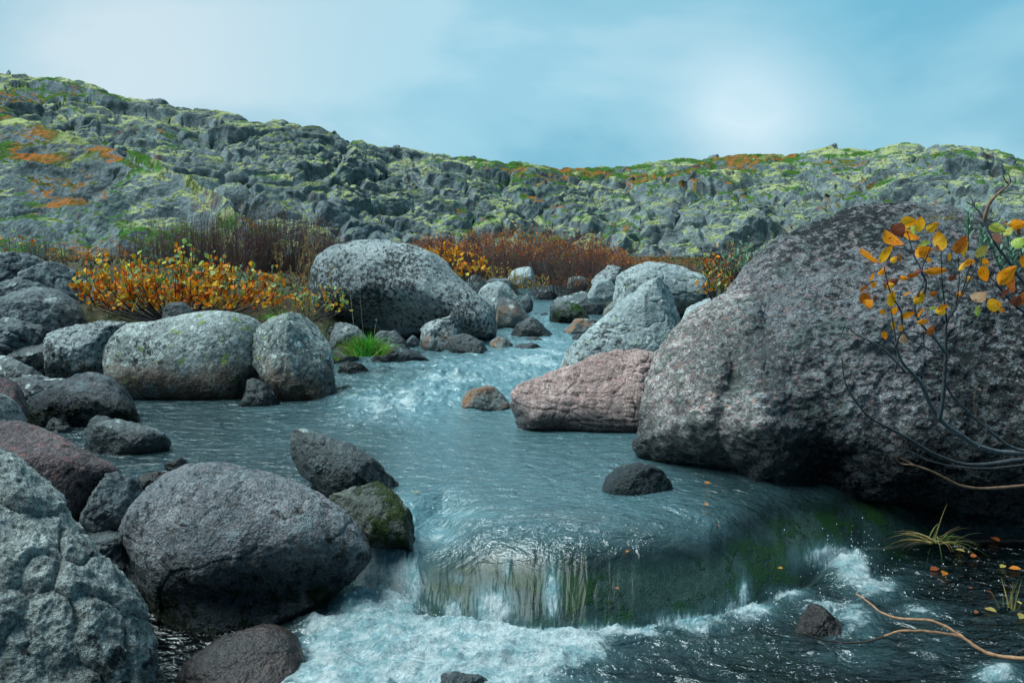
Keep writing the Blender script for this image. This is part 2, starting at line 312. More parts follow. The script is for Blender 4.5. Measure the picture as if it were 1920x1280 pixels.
def build_water():
    rows = np.concatenate([np.linspace(1680, 1290, 90, endpoint=False), np.linspace(1290, 620, 640, endpoint=False), np.linspace(620, 545, 130)])
    Y = Yz(rows, 0.0)*1.0; Y = np.where(rows < 700, Yz(rows, .12), Y)
    Y = np.sort(np.concatenate([Yz(np.linspace(1680, 1290, 80), LOW), Yz(np.linspace(1290, 660, 720), np.linspace(LOW, 0, 720)), np.exp(np.linspace(math.log(8.9), math.log(45), 150))]))
    Y = Y[np.concatenate([[True], np.diff(Y) > 1e-4])]
    cols = np.linspace(-200, 2350, 1250); n, m = len(Y), len(cols)
    Yg = Y[:, None]+np.zeros((1, m)); Xg = Yg*((cols-960)/F*1.0)[None, :]
    X, Yf = Xg.ravel(), Yg.ravel(); Z = level(X, Yf)
    d = Yf*CP-(Z-CAMZ)*SP; px = 960+F*X/d; py = 640-F*((Z-CAMZ)*CP+Yf*SP)/d
    foam = np.zeros_like(Z); lump = np.zeros_like(Z)
    for (cx, cy, rx, ry, s, h) in FOAM:
        g = g2(px, py, cx, cy, rx, ry); foam = np.maximum(foam, s*g)+.25*np.minimum(foam, s*g); lump += h*g
    # foam is kept to the low side of the foot line where the pool is
    p = np.stack([X, Yf, Z*0], -1)
    lip = np.interp(px, _p, _lip); foot = np.interp(px, _p, _foot); t = (lip+.1-Yf)/(lip+.1-foot)
    fall = sm(t*1.2+.25)*(1-sm((t-1)*4))
    # ripples
    rapid = np.clip(sm((Yf-5.4)/1.2)*(Yf < 12), 0, 1)*(.35+.65*sm((px-560)/150))
    lowp = sm((t-1)*5)
    rp = fbm(p*np.array([7, 11, 1]), 3, 21)*.003*(1-fall)*(1-.6*sm((Yf-3.2)/.6)*(1-rapid))
    rp += fbm(p*np.array([26, 38, 1]), 3, 23)*.0011*(1-fall)
    q = np.stack([X*3.2+Yf*.8, Yf*4.6, Z*0], -1)
    rp += rapid*(1-np.abs(fbm(q, 4, 31))*1.3)*.034
    rp += lowp*(fbm(p*np.array([9, 16, 1]), 4, 41)*.006+(.045*np.clip(1-np.abs(fbm(p*np.array([4.2, 6, 1]), 3, 43)*1.5), 0, 1)+.012*fbm(p*np.array([17, 22, 1]), 3, 44))*np.clip(foam, 0, 1))
    st = np.stack([px/30.+1.2*fbm(p*3, 2, 3), t*.8, Z*0], -1); rp += fall*fbm(st, 2, 51)*.004
    st2 = np.stack([px/7.+fbm(p*8, 2, 5), py/34., Z*0], -1)
    rp += fall*np.clip(foam, 0, 1)*fbm(st2, 4, 55)*.018
    rp += lump*(.7+.6*fbm(p*7, 3, 61))
    # standing waves and seam at the crest
    rp += .012*g2(px, py, 870, 975, 60, 5)+.02*g2(px, py, 850, 728, 60, 9)+.03*g2(px, py, 950, 735, 90, 8)
    # lateral waves fanning over the right shoulder
    a = (px-1250)*.42-(py-900)
    rp += .004*np.sin(a/7+2*fbm(p*4, 2, 77))*g2(px, py, 1330, 985, 160, 70)*(1-lowp)
    Z = Z+rp
    bd, _ = bankdist(X, Yf)
    keep = (bd.reshape(n, m) < .8); keep = keep[:-1, :-1] & keep[1:, 1:]
    V = np.stack([X, Yf, Z], -1).reshape(n, m, 3); me = grid_mesh('water', V, keep)
    fattr(me, 'foam', np.clip(foam, 0, 1.02)); fattr(me, 'fall', fall); fattr(me, 'lowp', np.maximum(lowp, fall)); fattr(me, 'su', px/100); fattr(me, 'sv', py/100)
    milk = np.clip(.27*(1-fall)*(1-lowp)+rapid*.22+.32*sm((X+.9)/.5)*sm((Yf-3.3)/.5)*(1-sm((X-.6)/.5))+.03*(Yf > 7)+.75*np.clip(foam_raw(px, py), 0, 1), 0, 1)
    fattr(me, 'milk', milk)
    t = NT('stream_water'); foam = t.attr('foam'); fall = t.attr('fall')
    cx = t.n('ShaderNodeCombineXYZ'); t.set(cx.inputs[0], t.attr('su')); t.set(cx.inputs[1], t.math('MULTIPLY', t.attr('sv'), .22)); sv = cx.outputs[0]
    pt = t.mapping((1, 1.5, 1))
    n1 = t.noise(8.5, 4, .58, vec=pt, dist=.8); n2 = t.noise(55, 3, .6, vec=pt); ns = t.noise(5.5, 3, .5, vec=sv, dist=.5)
    hb = t.mix(fall, t.math('ADD', n1, t.math('MULTIPLY', n2, .12)), t.math('MULTIPLY', ns, .22))
    nrm = t.bump(hb, .045)
    fr = t.n('ShaderNodeFresnel'); fr.inputs[0].default_value = 1.7; t.t.links.new(nrm, fr.inputs['Normal'])
    gl = t.n('ShaderNodeBsdfGlossy'); t.set(gl.inputs['Roughness'], t.mr(fall, 0, 1, .05, .38)); t.t.links.new(nrm, gl.inputs['Normal'])
    tr = t.n('ShaderNodeBsdfTransparent'); t.set(tr.inputs[0], t.mix(fall, (.30, .56, .57), (.66, .84, .80)))
    di = t.n('ShaderNodeBsdfDiffuse'); di.inputs[0].default_value = (.21, .41, .46, 1); t.t.links.new(nrm, di.inputs['Normal'])
    body = t.n('ShaderNodeMixShader'); t.set(body.inputs[0], t.mr(t.attr('milk'), 0, 1, 0, .55)); t.t.links.new(tr.outputs[0], body.inputs[1]); t.t.links.new(di.outputs[0], body.inputs[2])
    mx = t.n('ShaderNodeMixShader'); t.set(mx.inputs[0], t.math('MULTIPLY', fr.outputs[0], t.mr(fall, 0, 1, 1.25, .32), clamp=True)); t.t.links.new(body.outputs[0], mx.inputs[1]); t.t.links.new(gl.outputs[0], mx.inputs[2])
    # froth
    va = t.vor(42, t.co, 'DISTANCE_TO_EDGE'); nf = t.noise(15, 7, .78, vec=pt, dist=.8); nf2 = t.noise(20, 6, .75, vec=sv)
    nmix = t.mix(fall, nf, nf2); brk = t.mr(t.noise(2.6, 4, .6, vec=pt, w=4), .36, .60, .45, 1.12); foam = t.math('MULTIPLY', foam, t.mix(t.attr('lowp'), brk, (1.08, 1.08, 1.08)))
    m = t.mr(t.math('ADD', t.math('MULTIPLY', foam, .62), nmix), .84, 1.08)
    hf = t.math('ADD', nmix, t.math('MULTIPLY', t.noise(70, 4, .7), .5)); nrf = t.bump(hf, .05)
    fd = t.bsdf(t.mix(t.mr(t.math('ADD', t.math('MULTIPLY', t.noise(44, 6, .85), .5), t.math('MULTIPLY', t.noise(7, 5, .7, vec=pt, w=6), .5)), .42, .58), (.28, .50, .55), (.90, .96, .97)), .35, nrf, .5)
    fx = t.n('ShaderNodeMixShader'); t.set(fx.inputs[0], t.math('MULTIPLY', m, .93)); t.t.links.new(mx.outputs[0], fx.inputs[1]); t.t.links.new(fd, fx.inputs[2])
    t.done(fx.outputs[0])
    link('water', me, t.m, kind='structure')
def foam_raw(px, py):
    r = 0
    for (cx, cy, rx, ry, s, h) in FOAM: r = np.maximum(r, s*g2(px, py, cx, cy, rx*1.25, ry*1.25))
    return r*.8
# ------------------------------------------------------------------ hills
RIDGE = [(-900, 60), (-300, 120), (0, 135), (60, 146), (130, 150), (190, 165), (235, 183), (300, 184), (330, 194), (400, 203), (470, 215), (560, 228), (620, 245), (700, 268), (790, 288), (880, 298), (1000, 309), (1090, 312),
         (1200, 303), (1290, 294), (1400, 294), (1500, 288), (1560, 274), (1620, 280), (1690, 266), (1730, 272), (1770, 263), (1840, 269), (1890, 284), (1920, 298), (2100, 330), (2600, 360), (3000, 380)]
def hill_sheet(name, ridge, foot, top, pw, cols, n, seed, footpy, jag=1., big=1.):
    m = len(cols); ry = np.interp(cols, *zip(*ridge)); fy = np.interp(cols, *zip(*foot)); ty = np.interp(cols, *zip(*top)); pe = np.interp(cols, *zip(*pw))
    s = np.linspace(0, 1, n)[:, None]; py = footpy+(ry-footpy)[None, :]*s
    Y = fy+(ty-fy)*s**pe[None, :]
    V = P(cols[None, :]+0*s, py, Y)
    back = V[-1:].repeat(14, 0).copy(); k = np.arange(1, 15)[:, None]; back[..., 1] += k*1.6; back[..., 0] *= (1+k*1.6/ty[None, :]); back[..., 2] -= (.02 if big == 1 else .25)*k**2.2
    V = np.concatenate([V, back], 0); nr = vnormals(V); nr *= np.sign((nr*np.array([0, -1, .4])).sum(-1, keepdims=True))
    sh = V.shape; p = V.reshape(-1, 3); q = nr.reshape(-1, 3); D = np.zeros_like(p)
    warp = np.stack([fbm(p*.12, 3, seed+1), fbm(p*.12, 3, seed+2), fbm(p*.12, 3, seed+3)], -1)*1.6
    fade = np.concatenate([1-.6*sm((np.linspace(0, 1, n)-.86)/.14), np.linspace(.4, 0, 14)]); edge = np.repeat(fade, m)
    if big > 1: edge = edge*sm((505-np.tile(cols, n+14))/130)
    left = sm((900-np.tile(cols, n+14))/500)
    crag = np.zeros(len(p))
    for (sc, amp, tilt, sd) in ((11., 2.0, 1.0, 1), (4.6, 1.1, .9, 2), (2.1, .36, .7, 3), (1.05, .12, .5, 4)):
        sc = sc*big; S = np.array([sc*2.0, sc, sc*.42]); SR = np.array([sc*1.1, sc, sc*.8])
        pp = (p+warp)/(S*left[:, None]+SR*(1-left[:, None])) if sc > 3 else (p+warp*.5)/(S*left[:, None]+SR*(1-left[:, None]))
        f1, f2, v, h = worley(pp, seed+sd)
        off = rnd(h, 1)-.5; g = np.stack([rnd(h, 2), rnd(h, 3), rnd(h, 4)], -1)-.5
        dd = off*.9+tilt*(g*v).sum(-1); crack = np.clip(1-(f2-f1)/.16, 0, 1)
        D += q*((dd-crack*.6)*amp*jag*edge)[:, None]
        D[:, 1] += (off*amp*.5*jag*edge)
    # ledges: the face steps back with height
    zt = p[:, 2]/2.4+1.3*fbm(p*.06, 2, seed+8)+.25*fbm(p*.4, 2, seed+9); fr = zt-np.floor(zt); saw = np.where(fr < .75, fr/.75, (1-fr)/.25)-.5
    D[:, 1] += -saw*1.5*edge*jag
    p = p+D+q*(fbm(p*1.3, 3, seed+12)*.22*edge)[:, None]
    me = grid_mesh(name, p.reshape(sh)); return me
def hill_mat(name='hill_rock_and_heath', w0=0, sh=0):
    t = NT(name); z = t.sep(t.geo.outputs['Normal'])[2]
    nl = t.noise(.032, 4, .55, w=w0); nm = t.noise(.22, 5, .62); ns = t.noise(1.1, 5, .7); nf = t.noise(4.5, 4, .7)
    rk = t.ramp(nm, [(.3, (.08, .105, .11)), (.5, (.155, .19, .20)), (.7, (.26, .30, .30))])
    rk = t.mix(t.mr(t.noise(.35, 4, .6, w=3), .60, .68), rk, (.20, .125, .11))
    rk = t.mix(1, rk, t.mr(ns, .3, .7, .6, 1.4), 'MULTIPLY'); rk = t.mix(1, rk, t.mr(nf, .3, .7, .72, 1.28), 'MULTIPLY')
    veg = t.ramp(t.math('ADD', t.math('MULTIPLY', nl, .5), t.math('MULTIPLY', t.noise(.13, 4, .6, w=7), .5)),
                 [(.36, (.035, .05, .015)), (.43, (.28, .31, .11)), (.49, (.38, .40, .20)), (.52, (.035, .13, .010)), (.555, (.05, .11, .012)), (.575, (.40, .12, .02)), (.60, (.07, .10, .02)), (.64, (.40, .42, .17))])
    veg = t.mix(t.mr(ns, .5, .62), veg, t.mix(nf, (.025, .045, .012), (.10, .12, .03)))
    veg = t.mix(1, veg, t.mr(nf, .3, .7, .55, 1.35), 'MULTIPLY')
    zz = t.math('ADD', z, t.math('MULTIPLY', t.math('SUBTRACT', nm, .5), .9)); zz = t.math('ADD', zz, t.math('MULTIPLY', t.math('SUBTRACT', ns, .5), .8))
    m = t.mr(t.math('ADD', zz, t.math('MULTIPLY', t.math('SUBTRACT', nl, .5), .9)), .66+sh, .80+sh)
    return t.done(t.bsdf(t.mix(m, rk, veg), .95, t.bump(t.math('ADD', ns, t.math('MULTIPLY', nf, .5)), .35), .2))
HM = hill_mat()
def build_hills():
    cols = np.concatenate([np.linspace(-700, -60, 100, endpoint=False), np.linspace(-60, 2000, 1250), np.linspace(2003, 2700, 90)])
    me = hill_sheet('hills', RIDGE, [(-700, 40), (0, 42), (300, 46), (600, 58), (900, 78), (1200, 100), (1500, 104), (1800, 92), (2600, 60)],
                    [(-700, 110), (0, 120), (600, 118), (900, 140), (1200, 165), (1500, 160), (1800, 135), (2600, 100)],
                    [(-700, 1.3), (600, 1.4), (1000, 1.8), (1300, 2.8), (2000, 4.2), (2700, 4.2)], cols, 560, 100, 560)
    link('hills', me, HM, kind='structure')
    sp = [(-900, 90), (-300, 190), (0, 212), (60, 228), (110, 248), (170, 268), (230, 285), (290, 312), (350, 345), (410, 385), (445, 425), (470, 470), (505, 500)]
    cols = np.concatenate([np.linspace(-700, -60, 80, endpoint=False), np.linspace(-60, 500, 420)])
    me = hill_sheet('rock_slope', sp, [(-700, 30), (500, 36)], [(-700, 62), (0, 60), (500, 42)], [(-700, 1.2), (500, 1.2)], cols, 420, 300, 560, .7, 2.4)
    link('hillside_spur', me, hill_mat('spur_rock', 7, .05), kind='structure')
# ------------------------------------------------------------------ rocks
def smooth_poly(pts, n):
    p = np.array(pts, float); k = len(p); seg = np.linalg.norm(np.roll(p, -1, 0)-p, axis=1); s = np.concatenate([[0], np.cumsum(seg)]); u = np.linspace(0, s[-1], n, endpoint=False)
    i = np.clip(np.searchsorted(s, u, 'right')-1, 0, k-1); t = ((u-s[i])/seg[i])[:, None]
    p0, p1, p2, p3 = p[(i-1) % k], p[i], p[(i+1) % k], p[(i+2) % k]
    cr = .5*((2*p1)+(-p0+p2)*t+(2*p0-5*p1+4*p2-p3)*t*t+(-p0+3*p1-3*p2+p3)*t**3); ln = p1*(1-t)+p2*t
    return .7*cr+.3*ln
def rock(label, pts, style='grey', Y=None, zb=None, thick=.8, lean=.35, k=2.3, rough=1., cuts=0, seed=0, dents=(), sink=.22, name='boulder', cat='boulder', group=None, res=None, crack=0., bed=0., mat=None, wz=None, back=1., fdisp=1.):
    pts = np.array(pts, float); x0, y0 = pts.min(0); x1, y1 = pts.max(0); W, H = x1-x0, y1-y0; bx = (x0+x1)/2
    if Y is None:                    # standing in the water: distance of its water line
        Yg = 4.
        for _ in range(30): Yg = .5*Yg+.5*float(Yz(y1, float(level(np.array([(bx-960)/F*Yg]), np.array([Yg]))[0]))) if zb is None else float(Yz(y1, zb))
        Y = Yg+.45*thick*min(W, H)/F*Yg*.5
    if wz is None: wz = float(level(np.array([(bx-960)/F*Y]), np.array([Y]))[0])
    if sink: low = np.clip((pts[:, 1]-(y0+y1)/2)/(H/2), 0, 1); pts[:, 1] += sink*H*low
    S = W/F*1024/1920*F/1.0; nt_, nq = res or (int(np.clip(W*.9, 56, 460)), int(np.clip(W*.35, 22, 170)))
    sp = smooth_poly(pts, nt_); rx, ry, rz = rays(sp[:, 0], sp[:, 1]); z0 = float(P(bx, y1, Y)[2])
    t = (Y+lean*(CAMZ-z0))/(ry-lean*rz); O = np.stack([rx*t, ry*t, CAMZ+rz*t], -1)
    C = O.mean(0); d = O-C; e = np.linalg.norm(d, axis=1); rad = np.median(e); T = thick*min(np.ptp(O[:, 0]), np.hypot(np.ptp(O[:, 2]), np.ptp(O[:, 1])))*.5
    fn = np.array([0, -1, lean]); fn /= np.linalg.norm(fn)
    q = np.concatenate([np.linspace(-1, 0, nq, endpoint=False), np.linspace(0, 1, nq)]); s = np.cos(q*math.pi/2); s[0] = s[-1] = .002; h = -np.sign(q)*(1-np.minimum(s, 1)**k)**(1/k)
    h = np.where(h > 0, h, h*back)
    V = C+s[:, None, None]*d[None]+(h*T)[:, None, None]*fn
    p = V.reshape(-1, 3)
    if dents:
        dd = p[:, 1]*CP-(p[:, 2]-CAMZ)*SP; px = 960+F*p[:, 0]/dd; py = 640-F*((p[:, 2]-CAMZ)*CP+p[:, 1]*SP)/dd
        fr = np.repeat(sm(h*3), nt_)
        for (cx, cy, ax, ay, am) in dents: p[:, 1] -= am*g2(px, py, cx, cy, ax, ay)*fr
    rs = np.random.RandomState(seed+7); small = W < 170
    if small and not cuts and style != 'green': cuts = 3+seed % 4
    if small: rough = rough*1.35; crack = max(crack, .25)
    c0 = C
    for _ in range(cuts):
        n = rs.normal(size=3); n[1] = -abs(n[1])*.8; n[2] = abs(n[2])*.8+.0; n /= np.linalg.norm(n)
        dt = (p-c0)@n; o = np.percentile(dt, 99.5)*rs.uniform(.64, .9); ex = np.maximum(dt-o, 0); p -= (ex*.9)[:, None]*n
    V = p.reshape(V.shape); nr = np.cross(np.gradient(np.concatenate([V[:, -1:], V, V[:, :1]], 1), axis=1)[:, 1:-1], np.gradient(V, axis=0)); nr /= np.linalg.norm(nr, axis=-1, keepdims=True)+1e-9
    if (nr*(V-C)).sum(-1).mean() < 0: nr = -nr
    nr[0] = fn; nr[-1] = -fn; n_ = nr.reshape(-1, 3); o3 = rs.uniform(0, 50, 3); u = p/rad+o3
    a = rad*rough; pole = np.repeat(sm((1-np.abs(q))*12+.0), nt_)
    dsp = fbm(u*1.1, 3, seed)*.085+(np.abs(fbm(u*2.6, 4, seed+3))-.3)*-.06+fbm(u*7, 4, seed+5, .6)*.022*fdisp+fbm(u*26, 3, seed+6, .6)*.007*fdisp
    if crack:
        f1, f2, v, hh = worley((p/rad+.25*np.stack([fbm(u*2, 2, 8), fbm(u*2, 2, 9), fbm(u*2, 2, 10)], -1))*np.array([1, 1, 1.5])*1.5+o3, seed); dsp = dsp-crack*.10*np.clip(1-(f2-f1)/.10, 0, 1)+crack*.12*(rnd(hh, 1)-.5)
    if bed: bu = u@np.array([[.985, 0, .17], [0, 1, 0], [-.17, 0, .985]])*np.array([.9, .9, 4.6]); dsp = dsp-bed*.07*np.clip(1-np.abs(fbm(bu+.3*fbm(u*2, 2, 71)[:, None], 3, seed+70))*2.6, 0, 1)**1.5
    avg = dsp.reshape(V.shape[:2]).mean(1); dsp = dsp*pole+np.repeat(avg, nt_)*(1-pole)
    p = p+n_*(dsp*a)[:, None]
    b = np.array([C[0], C[1], p[:, 2].min()]); me = grid_mesh(name, (p-b).reshape(V.shape), wrap=True)
    return link(name, me, mat or rmat(style, wz), loc=b, label=label, category=cat, group=group)
exec_rocks = True
# foreground, left
rock('largest rough pale grey boulder cut off by the bottom-left corner', [(-260, 900), (-100, 850), (-30, 838), (0, 853), (40, 885), (80, 925), (130, 970), (180, 1010), (220, 1060), (250, 1110), (265, 1160), (275, 1220), (272, 1300), (240, 1420), (100, 1500), (-150, 1500), (-320, 1350), (-360, 1100)], 'pale', Y=2.45, thick=.55, lean=.45, k=2.2, rough=.75, seed=1, sink=0, crack=.6, res=(700, 260), wz=LOW, fdisp=1.5)
rock('dark reddish granite slab sloping down at the left edge above the pale boulder', [(-120, 780), (-40, 772), (0, 775), (40, 785), (90, 805), (140, 832), (190, 860), (219, 878), (220, 892), (190, 912), (150, 955), (110, 980), (40, 960), (-80, 940), (-150, 860)], 'redgran', Y=3.55, thick=.7, lean=.5, k=2.6, rough=.5, seed=2, sink=.1, cuts=2, res=(360, 120))
rock('big smooth purplish grey boulder left of the small waterfall', [(228, 1000), (252, 955), (284, 923), (317, 898), (353, 880), (386, 874), (439, 878), (488, 886), (540, 902), (581, 918), (618, 939), (646, 959), (675, 988), (691, 1020), (693, 1044), (666, 1077), (626, 1113), (581, 1138), (540, 1154), (488, 1172), (447, 1191), (406, 1200), (366, 1195), (325, 1178), (284, 1146), (264, 1105), (252, 1060), (240, 1030)], 'purple', Y=3.15, thick=.75, lean=.75, k=2.1, rough=.5, seed=3, sink=.02, res=(700, 240), dents=[(430, 1140, 130, 50, -.10), (560, 1080, 100, 50, -.06)], crack=.25, wz=LOW)
rock('dark angular rock wedged between the reddish slab and the purplish boulder', [(135, 950), (160, 918), (190, 893), (215, 886), (245, 893), (262, 913), (272, 940), (250, 975), (205, 1000), (160, 990), (138, 970)], 'dark', Y=3.5, thick=1., lean=.4, cuts=5, seed=4, name='rock', cat='rock')
rock('small dark rock deep in the gap under the angular rock', [(160, 995), (185, 985), (225, 998), (258, 1012), (262, 1060), (250, 1100), (215, 1080), (170, 1040)], 'dark', Y=3.35, thick=1, lean=.4, cuts=4, seed=5, name='rock', cat='rock', wz=LOW)
rock('dark boulder filling the shadowed gap behind the pale corner boulder', [(150, 1000), (260, 1040), (300, 1120), (280, 1200), (230, 1230), (150, 1180), (110, 1080)], 'dark', Y=3.3, thick=.6, seed=105, name='rock', cat='rock', wz=LOW)
rock('wedge shaped rock with a high pale left end in the middle of the near pool', [(544, 858), (544, 823), (552, 809), (571, 805), (591, 813), (638, 829), (673, 842), (704, 862), (724, 883), (751, 901), (760, 917), (743, 923), (712, 915), (696, 922), (669, 930), (634, 933), (614, 922), (595, 905), (563, 885)], 'wetdark', thick=.9, lean=.5, k=2.6, cuts=3, seed=6, sink=.12, crack=.25, name='rock', cat='rock', rough=.8)
rock('dark mossy rock between the purplish boulder and the waterfall', [(620, 935), (657, 920), (688, 903), (704, 901), (727, 915), (751, 936), (770, 958), (790, 985), (775, 1003), (740, 1000), (696, 998), (665, 985), (635, 962)], 'mossy', Y=3.55, thick=.8, lean=.8, cuts=3, seed=7, sink=.25, name='rock', cat='rock')
rock('flat dark rock with a pale patch low in the water at the left', [(146, 832), (165, 815), (190, 805), (230, 798), (270, 800), (300, 810), (319, 826), (300, 838), (270, 846), (210, 850), (165, 847)], 'darkpale', thick=1.2, lean=.9, k=2.4, seed=8, sink=.3, name='rock', cat='rock', cuts=2)
rock('small pointed brown rock just behind the flat dark rock', [(160, 815), (161, 792), (175, 777), (200, 780), (230, 798), (205, 806), (180, 814)], 'dark', thick=1, seed=9, cuts=5, sink=.2, name='rock', cat='rock')
rock('smooth sloping rock with one white lichen patch at the left shore', [(48, 772), (90, 755), (130, 740), (160, 722), (195, 717), (225, 727), (245, 745), (259, 770), (255, 782), (200, 790), (120, 797), (60, 790)], 'purple', thick=1.2, lean=.9, seed=10, sink=.3, name='boulder')
rock('tiny dark stone in the water below the sloping rock', [(84, 800), (90, 788), (105, 783), (122, 788), (131, 800), (110, 806)], 'dark', seed=11, thick=1.2, name='stone', cat='stone')
rock('upper of two reddish round rocks at the left edge', [(-40, 725), (0, 708), (25, 715), (40, 740), (46, 768), (25, 775), (-30, 770)], 'redgran', Y=4.9, seed=12, thick=1, name='rock', cat='rock', rough=.6)
rock('lower of two reddish round rocks at the left edge', [(-60, 740), (-20, 733), (5, 738), (28, 755), (43, 782), (25, 800), (-40, 800)], 'pale', Y=4.6, seed=13, thick=1, name='rock', cat='rock', rough=.6)
# left bank
rock('round grey boulder speckled with black lichen at the left bank', [(85, 672), (88, 650), (100, 625), (130, 605), (165, 597), (200, 598), (235, 605), (254, 616), (238, 640), (218, 665), (214, 700), (205, 718), (160, 716), (110, 708), (90, 695)], 'speck', Y=7.3, seed=14, thick=1.1, lean=.3, rough=.6, sink=.1)
rock('long oblong boulder covered in pale lichen rosettes with a rusty foot', [(205, 705), (207, 665), (220, 635), (250, 612), (300, 605), (350, 595), (400, 588), (440, 587), (475, 595), (494, 615), (498, 650), (494, 690), (482, 715), (455, 742), (400, 748), (330, 744), (270, 741), (225, 732), (208, 718)], 'lichen', thick=.95, lean=.25, k=2.8, seed=15, sink=.12, rough=.38, res=(420, 150))
rock('upright lichen covered block at the right end of the oblong boulder', [(467, 655), (472, 635), (490, 615), (520, 597), (555, 586), (580, 588), (600, 605), (612, 635), (620, 680), (625, 720), (620, 746), (590, 751), (550, 749), (522, 738), (502, 715), (486, 690), (472, 675)], 'lichen', thick=1.0, lean=.22, k=2.6, seed=16, sink=.1, rough=.4, cuts=3, res=(340, 130))
rock('small dark wedge stone between the two lichen boulders at the water', [(448, 752), (455, 725), (475, 712), (500, 722), (525, 745), (520, 758), (480, 762)], 'dark', seed=17, thick=.8, name='stone', cat='stone')
rock('small dark stone lying on top of the oblong lichen boulder', [(298, 590), (302, 577), (320, 570), (345, 568), (360, 577), (361, 590), (345, 602), (315, 604), (302, 600)], 'dark', Y=7.15, seed=18, sink=0, thick=1.2, wz=-1, name='stone', cat='stone')
rock('topmost dark outcrop rock at the far left edge', [(-60, 510), (-20, 488), (20, 483), (60, 482), (85, 492), (80, 510), (50, 528), (0, 545), (-60, 550)], 'grey', Y=8.6, seed=19, cuts=3, lean=.6, thick=1, crack=.5)
rock('long dark outcrop rock sloping behind the autumn willow at the left', [(-60, 570), (0, 545), (50, 525), (90, 505), (130, 505), (165, 520), (185, 560), (180, 600), (120, 620), (0, 620), (-60, 610)], 'grey', Y=8.3, seed=20, cuts=3, lean=.5, thick=1, crack=.6)
rock('rounded blue grey rock with a pink top in the left outcrop', [(-40, 600), (0, 570), (40, 550), (75, 541), (110, 545), (140, 570), (158, 600), (150, 615), (100, 625), (40, 630), (-40, 640)], 'grey', Y=7.9, seed=21, cuts=2, lean=.4, thick=1)
rock('dark layered rock low in the left outcrop', [(-40, 625), (0, 604), (30, 602), (70, 612), (92, 628), (88, 650), (60, 665), (20, 685), (-40, 690)], 'grey', Y=7.6, seed=22, cuts=3, lean=.4, thick=1, crack=.6)
rock('dull brown rock beside the black speckled boulder at the left', [(20, 660), (50, 645), (90, 640), (105, 660), (100, 690), (70, 700), (30, 695)], 'dark', Y=7.4, seed=23, lean=.4, thick=1, name='rock', cat='rock')
rock('flat dark rock with white lichen spots near the left edge', [(-40, 690), (0, 675), (30, 678), (60, 695), (88, 705), (85, 720), (40, 725), (-40, 722)], 'darkpale', Y=6.9, seed=24, lean=.9, thick=1, name='rock', cat='rock')
rock('flat grey rock with pale upper edge beneath the speckled boulder', [(5, 730), (20, 715), (60, 711), (100, 714), (140, 722), (142, 738), (100, 752), (50, 765), (20, 757)], 'darkpale', Y=6.3, seed=25, lean=.9, thick=1, cuts=3, name='rock', cat='rock')
rock('small pale topped stone at the foot of the speckled boulder', [(118, 715), (130, 704), (155, 703), (178, 712), (176, 724), (140, 728)], 'darkpale', Y=6.6, seed=26, thick=1, name='stone', cat='stone')
# middle distance
rock('biggest grey boulder with black lichen streaks beyond the grass tuft', [(583, 545), (585, 515), (595, 492), (620, 472), (660, 462), (700, 459), (740, 461), (790, 472), (830, 490), (855, 515), (880, 540), (902, 562), (925, 582), (933, 605), (929, 628), (905, 636), (870, 630), (830, 622), (780, 620), (740, 625), (700, 612), (640, 608), (600, 600), (585, 575)], 'speck', Y=9.3, seed=30, thick=1.0, lean=.45, rough=.42, sink=.02, res=(440, 160), dents=[(700, 600, 120, 30, -.32), (880, 600, 40, 30, .12)], k=2.1)
rock('light grey rock with furrowed top in front of the biggest grey boulder', [(790, 640), (791, 618), (800, 606), (830, 598), (862, 592), (866, 605), (862, 630), (850, 655), (820, 662), (798, 655)], 'speck', seed=31, thick=.9, cuts=3, sink=.2, lean=.5)
rock('dark rounded wet rock right of the furrowed rock', [(842, 645), (848, 632), (865, 627), (890, 632), (910, 645), (921, 660), (905, 668), (870, 668), (848, 660)], 'dark', seed=32, thick=1, sink=.25, name='rock', cat='rock')
rock('flat grey rock running right from the green grass tuft', [(695, 668), (703, 648), (725, 640), (755, 644), (785, 655), (812, 672), (800, 680), (760, 684), (710, 682)], 'grey', seed=33, thick=1, sink=.3, lean=.6, name='rock', cat='rock')
rock('rounded brown topped rock behind the grass tuft', [(604, 628), (610, 612), (630, 606), (655, 609), (680, 622), (690, 640), (660, 652), (620, 650)], 'grey', Y=8.6, seed=34, thick=1, name='rock', cat='rock')
rock('low dark shelf rock under the biggest grey boulder', [(690, 632), (705, 624), (740, 625), (765, 636), (770, 645), (730, 648), (700, 645)], 'dark', Y=8.6, seed=35, thick=1, lean=.8, name='rock', cat='rock')
rock('small pointed stone in the shadow left of the furrowed rock', [(762, 642), (768, 632), (776, 629), (786, 638), (785, 645), (770, 647)], 'grey', Y=8.4, seed=36, thick=1, cuts=4, name='stone', cat='stone')
rock('dark stones beneath the left side of the grass tuft', [(605, 670), (620, 655), (650, 650), (672, 660), (670, 680), (640, 690), (610, 688)], 'dark', Y=8.0, seed=37, thick=1, cuts=3, name='rock', cat='rock')
rock('black low rock in the water below the grass tuft', [(622, 700), (628, 690), (655, 683), (680, 686), (694, 697), (680, 702), (640, 704)], 'dark', seed=38, thick=1.3, sink=.4, lean=.8, name='rock', cat='rock')
rock('thin low rock downstream of the rounded wet rock', [(918, 645), (922, 636), (935, 632), (955, 640), (968, 652), (950, 656), (930, 653)], 'rusty', seed=39, thick=1.2, sink=.4, name='rock', cat='rock')
rock('flat wet rock just showing right of the thin low rock', [(960, 652), (980, 646), (1005, 648), (1022, 656), (1000, 660), (970, 658)], 'dark', seed=40, thick=1.3, sink=.5, lean=.8, name='rock', cat='rock')
